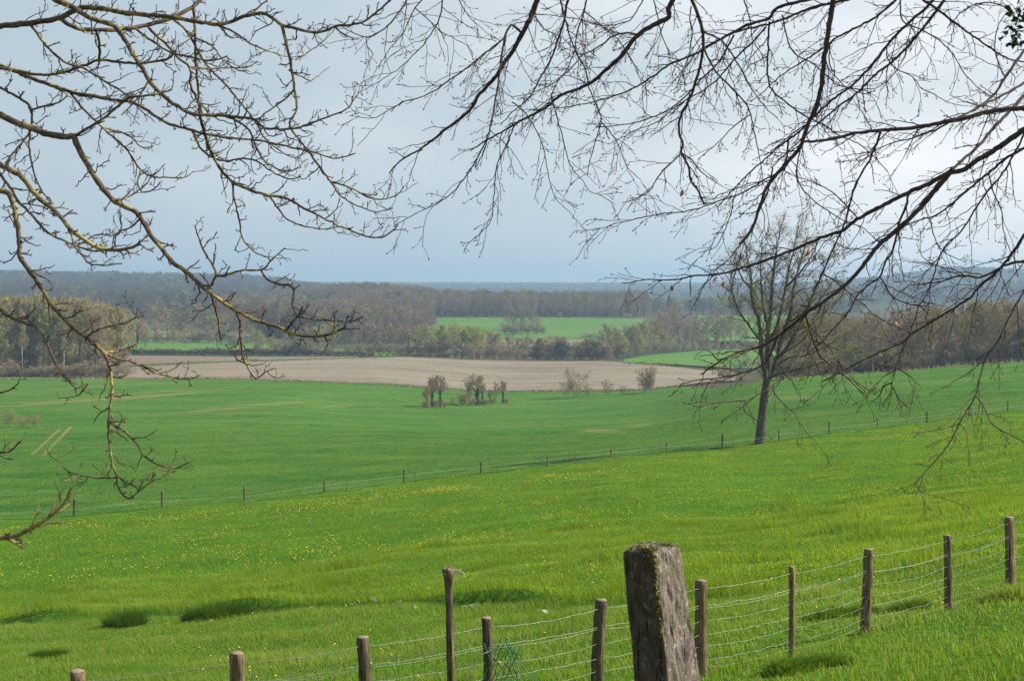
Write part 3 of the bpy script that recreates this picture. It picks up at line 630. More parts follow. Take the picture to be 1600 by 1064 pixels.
tree('bush', 1135, 480, 568, 'low bare scrub at the right end of the ploughed field', None, 2.0)
# ivy-clad clump and shrubs in the middle of the wheat field
def midY(px, py): return hit(px, py)[1]
for px, base, top, w, k, lab in [(667, 637, 602, .8, 'ivied', 'short ivy-wrapped trunk with thin crown, left end of the middle clump'), (676, 636, 583, .75, 'ivied', 'tall ivy-wrapped tree with small brown crown, second from the left of the middle clump'), (688, 636, 584, .75, 'ivied', 'ivy-wrapped tree with a broad brushy crown, third in the middle clump'),
                                 (745, 633, 581, 1.25, 'ivied', 'widest fan-crowned ivy tree in the middle of the wheat field'), (733, 633, 595, .9, 'tall', 'slim bare tree touching the widest fan-crowned ivy tree'), (753, 632, 598, .8, 'ivied', 'dark slim ivy tree just right of the widest fan-crowned tree'), (765, 631, 607, .6, 'ivied', 'stubby ivy-covered trunk right of the fan-crowned tree'), (775, 631, 594, .7, 'tall', 'thin bare sapling between two ivy-covered stubs'), (786, 630, 592, .8, 'ivied', 'ivy tree with brushy top, right end of the middle clump')]:
    tree(k, px, midY(px, base), top, lab, None, w * (1.45 if k == 'ivied' else 1.2))
for px, base, top, w, k, lab in [(722, 634, 611, 1.2, 'budbush', 'greenish low bush left of the fan-crowned tree'), (706, 634, 616, .8, 'loose', 'wispy bare bush in the gap of the middle clump'), (899, 622, 570, 1.0, 'loose', 'tall sparse bare shrub in front of the ploughed field'), (918, 621, 598, 1.1, 'loose', 'small sparse shrub beside the tall sparse one'),
                                 (884, 621, 590, 1.0, 'loose', 'low spreading shrub left of the tall sparse one'), (949, 618, 590, 1.2, 'loose', 'sparse twiggy bush midway along the ploughed field edge'), (974, 616, 600, 1.0, 'loose', 'very small twiggy bush at the ploughed field edge'), (1008, 614, 572, .8, 'bush', 'round dense bare shrub at the right of the ploughed edge'), (1016, 614, 570, .6, 'budbush', 'upright ochre budding shrub touching the round dense shrub')]:
    tree(k, px, midY(px, base), top, lab, None, w)
for px, base, top, w in [(664, 638, 622, 1.2), (682, 637, 622, 1.1), (695, 637, 626, 1.2), (738, 634, 619, 1.3), (758, 633, 620, 1.2), (770, 632, 620, 1.1), (791, 631, 620, 1.1)]:
    tree('budbush', px, midY(px, base) - 1.5, top, 'low scrub growing around the feet of the ivy-covered trees in the middle clump', 'scrub at the feet of the middle clump', w)
for px, base, top, w in [(12, 668, 636, 1.1), (34, 669, 646, 1.2), (54, 669, 644, 1.2), (-14, 668, 640, 1.3)]:
    tree('loose', px, midY(px, base), top, 'hazy reddish bare thicket shrub in the wheat near the tramlines', 'reddish thicket shrubs in the wheat at the left', w)
for px, Y, lab in [(450, 604, 'small brown scrub heap on the grass strip between ploughed strips'), (253, 562, 'small brown scrub heap at the near end of the grass strip')]:
    tree('bush', px, Y, HZ + (560 if px > 400 else 568) - HZ, lab, None, 2.2)

# woods that read as one mass: crowns as many small facets
def mass(name, n, px0, px1, Y0, Y1, k, hgt, size, material, label, dens=None, seed=5):
    rng = np.random.default_rng(seed)
    px = rng.uniform(px0, px1, n); u = rng.random(n); Y = np.sqrt(Y0 ** 2 + u * (Y1 ** 2 - Y0 ** 2))
    if dens: 
        keep = dens(px, Y); px, Y = px[keep], Y[keep]; n = len(px)
    x = (px - CX) / F * Y; z = H(x, Y); h = hgt * rng.uniform(.75, 1.2, n); w = h * rng.uniform(.28, .42, n)
    d = norm(rng.normal(size=(n, k, 3))); d[..., 2] = np.abs(d[..., 2]) * 1.0 - .25
    rad = rng.uniform(.75, 1.05, (n, k, 1))
    C = np.stack([x, Y, z + h * .55], -1)[:, None] + d * rad * np.stack([w, w, h * .45], -1)[:, None]
    nn = norm(d * np.array([.55, .55, .35]) + np.array([0, 0, .55]) + rng.normal(0, .30, d.shape)).reshape(-1, 3); Cc = C.reshape(-1, 3)
    a = norm(np.cross(nn, rng.normal(size=nn.shape))); b = np.cross(nn, a); sz = size * rng.uniform(.6, 1.3, (len(nn), 1))
    V = np.stack([Cc - a*sz, Cc + b*sz*.8, Cc + a*sz, Cc - b*sz*.8], 1).reshape(-1, 3); q = np.arange(len(V)).reshape(-1, 4)
    tone = np.clip(.25 + .5 * rng.beta(2.2, 2.2, n) + .18 * np.sin(x / 95 + seed) * np.sin(Y / 130), 0, 1)
    var = np.repeat(np.clip(tone[:, None] + rng.normal(0, .10, (n, k)), 0, .999).ravel(), 4)
    o = mk(name, V, [(q, 0)], material, attrs={'var': var})
    return tag(o, label, 'wood', None, 'stuff')
def forest(name, n, px0, px1, Y0, Y1, hgt, kinds, label, seed, width=.62, far=None):
    rng = np.random.default_rng(seed); px = rng.uniform(px0, px1, n); Y = np.sqrt(Y0 ** 2 + rng.random(n) * (Y1 ** 2 - Y0 ** 2)); x = (px - CX) / F * Y
    h = hgt * rng.uniform(.72, 1.15, n) * (1 + .15 * np.sin(x / 60 + seed) * np.sin(Y / 80)); w = h * rng.uniform(.8, 1.25, n) * width / .62
    col = bpy.data.collections.new(name + '_kinds'); pick = []
    for k, wt in kinds.items():
        for o in FOREST[k]:
            c = o.copy(); pick.append(wt); col.objects.link(c)
            if far:
                c.data = o.data.copy()
                for i in (0, 1): c.data.materials[i] = M[far]
                if k != 'fresh': c.data.materials[2] = M[far]
    idx = rng.choice(len(pick), n, p=np.array(pick) / sum(pick))
    me = bpy.data.meshes.new(name); me.vertices.add(n); me.vertices.foreach_set('co', np.stack([x, Y, H(x, Y) - .3], -1).astype(np.float32).ravel())
    for nm, ty, v in (('scl', 'FLOAT_VECTOR', np.stack([w, w, h], -1)), ('rot', 'FLOAT_VECTOR', np.stack([0 * h, 0 * h, rng.random(n) * 6.28], -1))):
        me.attributes.new(nm, ty, 'POINT').data.foreach_set('vector', v.astype(np.float32).ravel())
    me.attributes.new('idx', 'INT', 'POINT').data.foreach_set('value', idx.astype(np.int32))
    ob = bpy.data.objects.new(name, me); COL.objects.link(ob)
    g = bpy.data.node_groups.new(name + '_scatter', 'GeometryNodeTree')
    g.interface.new_socket('Geometry', in_out='INPUT', socket_type='NodeSocketGeometry'); g.interface.new_socket('Geometry', in_out='OUTPUT', socket_type='NodeSocketGeometry')
    N_ = g.nodes.new; i_ = N_('NodeGroupInput'); o_ = N_('NodeGroupOutput'); p_ = N_('GeometryNodeMeshToPoints'); s_ = N_('GeometryNodeInstanceOnPoints'); c_ = N_('GeometryNodeCollectionInfo')
    c_.inputs[0].default_value = col; c_.inputs[1].default_value = True; c_.inputs[2].default_value = True
    def at(nm, ty):
        a = N_('GeometryNodeInputNamedAttribute'); a.data_type = ty; a.inputs[0].default_value = nm; return a.outputs[0]
    L_ = g.links.new; L_(i_.outputs[0], p_.inputs[0]); L_(p_.outputs[0], s_.inputs['Points']); L_(c_.outputs[0], s_.inputs['Instance']); s_.inputs['Pick Instance'].default_value = True
    L_(at('idx', 'INT'), s_.inputs['Instance Index']); L_(at('rot', 'FLOAT_VECTOR'), s_.inputs['Rotation']); L_(at('scl', 'FLOAT_VECTOR'), s_.inputs['Scale']); L_(s_.outputs[0], o_.inputs[0])
    ob.modifiers.new('scatter', 'NODES').node_group = g
    return tag(ob, label, 'wood', None, 'stuff')
KW = dict(oak=3.0, tall=1.6, oakbud=.9, fresh=.35)
forest('hill_forest', 2300, 336, 672, 890, 1450, 19, KW, 'brown bare forest covering the low hill behind the valley trees', 1, .62, 'mid_twig')
forest('far_forest', 2000, 556, 1010, 1185, 1480, 19, KW, 'grey-brown forest mass beyond the distant green field', 2, .62, 'mid_twig')
forest('left_hill_forest', 7500, -330, 520, 1150, 2720, 19, KW, 'bluish forest covering the long hill on the left horizon', 3, .75, 'far_twig')
forest('valley_wood', 1300, 1000, 1350, 1310, 2300, 14, dict(oak=2, tall=1, oakbud=1, fresh=1.5), 'hazy scattered wood in the far valley behind the lone tree', 8, .62, 'far_twig')
mass('ridge_forest', 9000, 480, 1330, 2900, 5700, 30, 18, 4.5, M['far_mass'], 'hazy blue forest on the far central ridge', seed=4)
mass('right_hill_forest', 7000, 1180, 2000, 1900, 3750, 40, 19, 3.0, M['far_mass'], 'hazy blue forest on the hill at the right horizon', seed=6)
for px, Y, top, w, lab in [(170, 1900, 430, 1.5, 'dark spruce on the left horizon hill, broadest of the conifers there'), (186, 1950, 432, 1.1, 'dark narrow spruce beside the broadest conifer of the left hill'), (260, 1700, 450, 1.4, 'small dark conifer lower on the left hill'), (6, 2500, 421, 1.6, 'tall dark conifer at the left end of the horizon'), (16, 2520, 423, 1.6, 'second tall dark conifer at the left end of the horizon'), (30, 2500, 422, 1.5, 'lone pointed conifer just right of the pair on the left horizon')]:
    tree('conifer', px, Y, top, lab, None, w)
for px, top, lab in [(1401, 424, 'dark tree clump breaking the crest of the right horizon hill'), (1425, 424, 'small pointed tree on the crest of the right horizon hill'), (1441, 421, 'pair-topped small tree on the crest of the right horizon hill'), (1497, 414, 'highest rounded tree on the right horizon hill')]:
    tree('oak' if px > 1450 else 'conifer', px, 3480, top, lab, None, 1.7)
# ------------------------------------------------------------------ branches traced limb by limb, each with its own distance and thickness
def crom(p, step):
    p = np.asarray(p, float)
    q = np.concatenate([[2*p[0]-p[1]], p, [2*p[-1]-p[-2]]]); out = []
    for i in range(1, len(q) - 2):
        n = max(2, int(np.hypot(*(q[i+1] - q[i])[:2]) / step)); t = np.linspace(0, 1, n, endpoint=False)[:, None]
        a, b, c, d = q[i-1], q[i], q[i+1], q[i+2]
        out.append(.5 * (2*b + (c-a)*t + (2*a-5*b+4*c-d)*t**2 + (-a+3*b-3*c+d)*t**3))
    return np.concatenate(out + [p[-1:]])
def bez(a, b, c, d, n):
    t = np.linspace(0, 1, n)[:, None]; return a*(1-t)**3 + 3*b*t*(1-t)**2 + 3*c*t*t*(1-t) + d*t**3
def traced(root, base, spec, trunk_xy, tw, bark, twigm, seed, step=6.0, jit=.45, attach=(1.0, 3.2), wk=1.0):
    rng = np.random.default_rng(seed); store = {}
    for line in spec.strip().splitlines():
        f = line.split('|'); nm, par = f[0].strip(), f[1].strip()
        D0, D1, w0, w1 = [float(v) if v else None for v in f[2].split(',')]
        pts = np.array([[float(v) for v in s.split(',')] for s in f[3].split()])
        if par in store:
            pp, pD = store[par]; D0 = float(pD[np.argmin(np.hypot(*(pp - pts[0]).T))])
        if D1 is None: D1 = D0 + rng.normal(0, .35)
        s = np.concatenate([[0], np.cumsum(np.hypot(*np.diff(pts, axis=0).T))]); s /= s[-1]
        q = crom(np.column_stack([pts, D0 + (D1 - D0) * s]), step)
        q[1:-1, :2] += rng.normal(0, jit, (len(q) - 2, 2))
        store[nm] = (q[:, :2].copy(), q[:, 2].copy())
        X = np.array([P(a, b, d) for a, b, d in q]); n = len(X)
        if wk != 1 and w0 < 8.5: w0, w1 = w0 * wk, w1 * wk
        Rr = np.linspace(w0, w1, n) * .5 * q[:, 2] / F
        Rr *= 1 + rng.normal(0, .05, n)
        full, Rf = X, Rr
        if par == 'T':
            d = norm(X[0] - X[min(3, n - 1)])
            tz = X[0, 2] + rng.uniform(*attach); T = np.array([trunk_xy[0], trunk_xy[1], max(tz, 2.2)])
            ln = np.linalg.norm(T - X[0])
            ex = bez(T, T + np.array([(X[0]-T)[0]*.35, 0, .25*ln]), X[0] + d*ln*.4, X[0], 16)
            full = np.concatenate([ex[:-1], X]); Rf = np.concatenate([np.linspace(Rr[0]*2.0, Rr[0], 16)[:-1], Rr])
        o = MB(); o.tube(full, Rf, 7 if w0 > 5 else 5)
        tw(o, base, X, Rr, s, pts, w0, q[:, 2].mean() / F, rng, twigm)
        o.build('branch', [bark, twigm], root, loc=base, smooth=True)
def twig_mesh(sets, name, material, parent, base, bud=0):
    for Pt, R, sides in sets:
        if len(Pt): parent.tube(Pt, R, sides, 1)
def oak_twigs(b, base, X, R, s, pts, w0, u, rng, m):
    Lp = np.hypot(*np.diff(pts, axis=0).T).sum(); n = max(2, int(Lp / 12.5))
    P1, L1, R1 = grow(rng, X[None], np.array([1.0]), np.minimum(R, .0050)[None], n, .06, 1.0, (.5, 1.2), (12*u, 46*u), 6, .26, (0, 0, .45), .62, .55, absL=True, zig=.22, taper=.1)
    R1 = np.clip(R1, .9*u*.5, None); R1[:, -1] *= 1.25
    P2, L2, R2 = grow(rng, P1, L1, R1, 3, .2, 1.0, (.4, 1.1), (.28, .62), 4, .25, (0, 0, .4), .75, .7, zig=.2)
    R2 = np.clip(R2, .8*u*.5, None); R2[:, -1] *= 1.35
    k = rng.random(len(P2)) < .75; P2, R2, L2 = P2[k], R2[k], L2[k]
    P3, L3, R3 = grow(rng, P2, L2, R2, 2, .3, 1.0, (.5, 1.1), (.3, .6), 3, .2, (0, 0, .3), .85, .9)
    R3 = np.clip(R3, .8*u*.5, None); k = rng.random(len(P3)) < .5
    twig_mesh([(P1, R1, 4), (P2, R2, 4), (P3[k], R3[k], 3)], 'twig_spray', m, b, base)
def beech_twigs(b, base, X, R, s, pts, w0, u, rng, m):
    Lp = np.hypot(*np.diff(pts, axis=0).T).sum(); n = max(2, int(Lp / 17))
    P1, L1, R1 = grow(rng, X[None], np.array([1.0]), np.minimum(R, .0040)[None], n, .05, 1.0, (.4, 1.0), (22*u, 105*u), 8, .12, (-.10, 0, -.28), .55, .5, absL=True, zig=.14, taper=.35)
    R1 = np.clip(R1, .85*u*.5, None)
    P2, L2, R2 = grow(rng, P1, L1, R1, 4, .15, 1.0, (.4, 1.0), (.22, .55), 6, .13, (-.05, 0, -.2), .7, .6, zig=.14)
    R2 = np.clip(R2, .66*u*.5, None)
    k = rng.random(len(P2)) < .7; P2, R2, L2 = P2[k], R2[k], L2[k]
    P3, L3, R3 = grow(rng, P2, L2, R2, 3, .2, 1.0, (.4, .9), (.25, .5), 3, .12, (0, 0, -.1), .8, .8)
    R3 = np.clip(R3, .55*u*.5, None); k = rng.random(len(P3)) < .55; P3, R3 = P3[k], R3[k]
    buds = P2[:, -1]; dirs = norm(P2[:, -1] - P2[:, -2]); BL = 3.2*u
    Pb = np.stack([buds, buds + dirs*BL*.5, buds + dirs*BL], 1); Rb = np.repeat(np.array([[.5, 1.1, .2]]) * u, len(buds), 0)
    twig_mesh([(P1, R1, 4), (P2, R2, 3), (P3, R3, 3), (Pb, Rb, 3)], 'twig_spray', m, b, base)

LEFT = """
A|T|6.6,6.2,10,3|-12,43 0,41 40,37 90,29 112,19 130,12 160,14 200,21 262,26 300,33 335,38 360,35 385,24 400,23 415,22 440,39 462,45 487,51 507,49 525,41 540,40 560,37 575,30 600,10 612,-4
B|A|,6.9,7,6|95,29 112,41 140,47 187,46 225,41 262,31 280,23 300,12 320,-6
C|T|6.3,6.0,9,2|75,-8 85,0 110,10 135,25 160,35 182,43 195,62 207,85 225,112 235,130 250,145 267,160 300,178 325,180 350,181 375,184 400,187 412,200 450,202 475,197 500,187 520,180 540,172 550,160 558,149
D|T|6.9,6.4,7,2|-10,98 0,103 25,112 50,122 82,134 112,144 140,149 175,156 205,160 230,173 260,192 300,204 325,210 362,216 400,219 420,223 440,227 462,232 482,236 500,241 525,248 555,240
D2|D|,,4,1.6|482,236 495,255 510,275 517,284 540,291 560,300 580,310 600,311 620,305 632,291
D3|D2|,,3,1.4|515,282 530,304 550,318 570,326 590,332 605,328 614,325
E|T|5.6,5.2,11,4|-12,176 0,180 25,192 50,200 75,210 105,214 115,213 125,237 142,266 155,286 175,311 190,321 212,331 220,341 235,366 252,388 272,411 295,428 322,453 350,473 375,488 400,501 425,508 447,516 457,522 487,526 512,523 530,516 540,510
E2|E|,,5,3|115,213 135,202 160,187 180,170 205,152 225,150 250,146 268,140
FF|T|4.6,4.4,9,5|-15,250 0,258 30,273 45,291 62,311 82,326 100,346 115,363 135,376 155,388 180,391 200,388 219,381
G|T|5.8,5.6,5,3|-12,252 0,271 15,293 30,316 50,336 75,363 100,376 120,385 150,392 175,388
HH|T|5.3,5.0,9,2.4|-12,296 0,298 15,303 22,323 27,348 30,378 31,401 45,421 65,451 80,476 95,493 115,513 135,527 162,551 172,577 175,607 172,637 170,662 170,687 175,722 182,744 185,762 200,779 217,767 235,752 242,739
H2|HH|,,4.5,2|162,551 185,560 200,564 225,572 242,582 270,590 295,592 313,586
H3|HH|,,4,2|172,660 192,672 212,692 225,712 245,724 270,732 295,722
H4|HH|,,3.5,1.8|182,746 155,747 125,742 107,737 98,728 92,718
H4b|H4|,,2.5,1.6|125,742 110,750 94,751
H5|HH|,,3,1.8|184,744 200,756 220,764
H6|HH|,,3.5,2|135,527 150,517 170,510 195,505 212,495 214,482
H7|HH|,,4,2.2|162,551 185,548 200,543 214,537 217,525
I|T|5.7,5.4,6,2.4|-12,478 0,483 15,496 45,506 65,516 72,532 80,552 92,577 105,594 117,604 121,619 130,609 137,600
J|E|,,5,2|322,455 337,431 330,410 320,396 310,371 304,352
J2|J|,,4.5,2|337,431 350,431 375,423 400,422 412,420 425,405 445,388
J3|J2|,,4,2.4|408,422 417,436 437,445 450,445 459,456 457,476 461,488 465,494 487,499 512,500 530,501 550,502 567,495
J4|J3|,,3,2|447,446 455,440 461,428
K|E|,,5,3|447,515 456,505 465,494 472,482
MM|E|,,3.5,2|330,461 337,486 342,511 345,532
NN|E|,,5,2.2|370,487 375,506 376,532 380,557 390,579 400,592 415,580 430,575
N2|NN|,,3,2|384,568 370,562 366,550 376,542
O|C|,,5,2|312,180 325,225 337,252 346,266 362,286 367,316 375,346 378,371 390,386 402,396 415,402
O2|O|,,5,2.2|362,286 380,292 400,301 425,306 450,311 475,326 500,338 525,351 550,361 575,370 595,371 612,362 622,351
O3|O2|,,3.4,1.6|420,306 435,326 450,343 475,353 505,358 535,353
Q|B|,,5,2.6|302,10 305,50 306,100 310,140 312,175 317,200 327,230 335,250 352,275 380,290
RR|B|,,5,3|232,43 262,72 280,92 297,107 298,135 310,160 316,178
R2|RR|,,3.5,2|297,107 340,107 385,105 402,96
SS|B|,,4,1.8|270,30 285,42 300,62 322,100 350,130 375,160 400,192 415,217 437,235 457,246 475,240 490,228
TT|A|,,5.5,2.4|440,40 449,75 455,105 460,140 464,170 452,193 467,217 482,236
U|A|,,4.5,3|47,37 65,62 82,82 105,100 130,107 160,125 185,140 205,152
V|T|6.8,6.6,5,4|-12,104 0,107 30,111 50,116 82,117 110,110 140,100 155,94 190,98 220,99 260,93 275,80
V2|V|,,5,4|155,96 156,80 154,60 150,48
X|T|6.0,5.8,4.5,3|-12,130 0,137 25,150 45,165 50,180 47,205 35,222 8,256
X2|X|,,3.8,2.4|47,172 75,165 92,160 105,150
X3|X|,,3.8,2|47,205 46,235 51,262 60,288 72,308 82,325
YY|D|,,4,2|110,146 130,170 150,190 175,213 200,236 220,266 237,276 262,277 287,278 302,268
Y2|YY|,,3.4,2|220,266 215,285 222,300 240,296 250,285
Z|T|2.6,2.5,9,3|-14,842 0,840 20,838 50,825 80,805 100,785 112,762
AA|T|4.9,4.8,4,2.4|-12,617 0,614 15,609 29,598
AB|T|5.0,4.9,4.5,2.4|-12,710 0,707 15,705 32,690
AC|A|,,3.5,1.6|390,24 425,-6
AD|D|,,3,1.5|400,72 425,82 450,89 477,88
AE|AD|,,2.6,1.4|462,94 487,78 510,60 528,40
AF|C|,,4,2|350,181 372,190 390,205 398,226 412,250 430,262 448,268 470,262
AG|TT|,,3.4,1.6|460,140 445,155 425,170 410,180 402,196
AH|TT|,,3.2,1.6|452,110 470,120 486,126 497,118
AI|D|,,4,2|300,204 312,230 330,245 352,252 380,248 402,252 425,268 450,280 470,276
AJ|YY|,,3,1.6|160,200 182,205 205,215 222,230 240,228
AK|A|,,4.5,3|120,15 100,4 90,-8
AL|A|,,4,2.4|335,38 365,50 390,68 402,72
AM|B|,,4,2.4|210,44 235,62 262,80 300,90 330,95 355,88
AN|G|,,2.8,1.6|120,385 140,372 155,366 178,368 190,355 186,330
AO|E|,,3.4,1.8|220,341 205,355 190,360 178,372 175,386
AP|FF|,,4,2.2|112,362 116,386 128,398 140,412 165,414 190,412
AQ|E|,,3,1.6|180,316 205,306 225,290 238,276 250,266
AR|Q|,,3,1.6|307,60 330,72 350,95 372,110 390,112
AS|C|,,3.4,1.8|232,127 218,150 205,165 190,180
"""
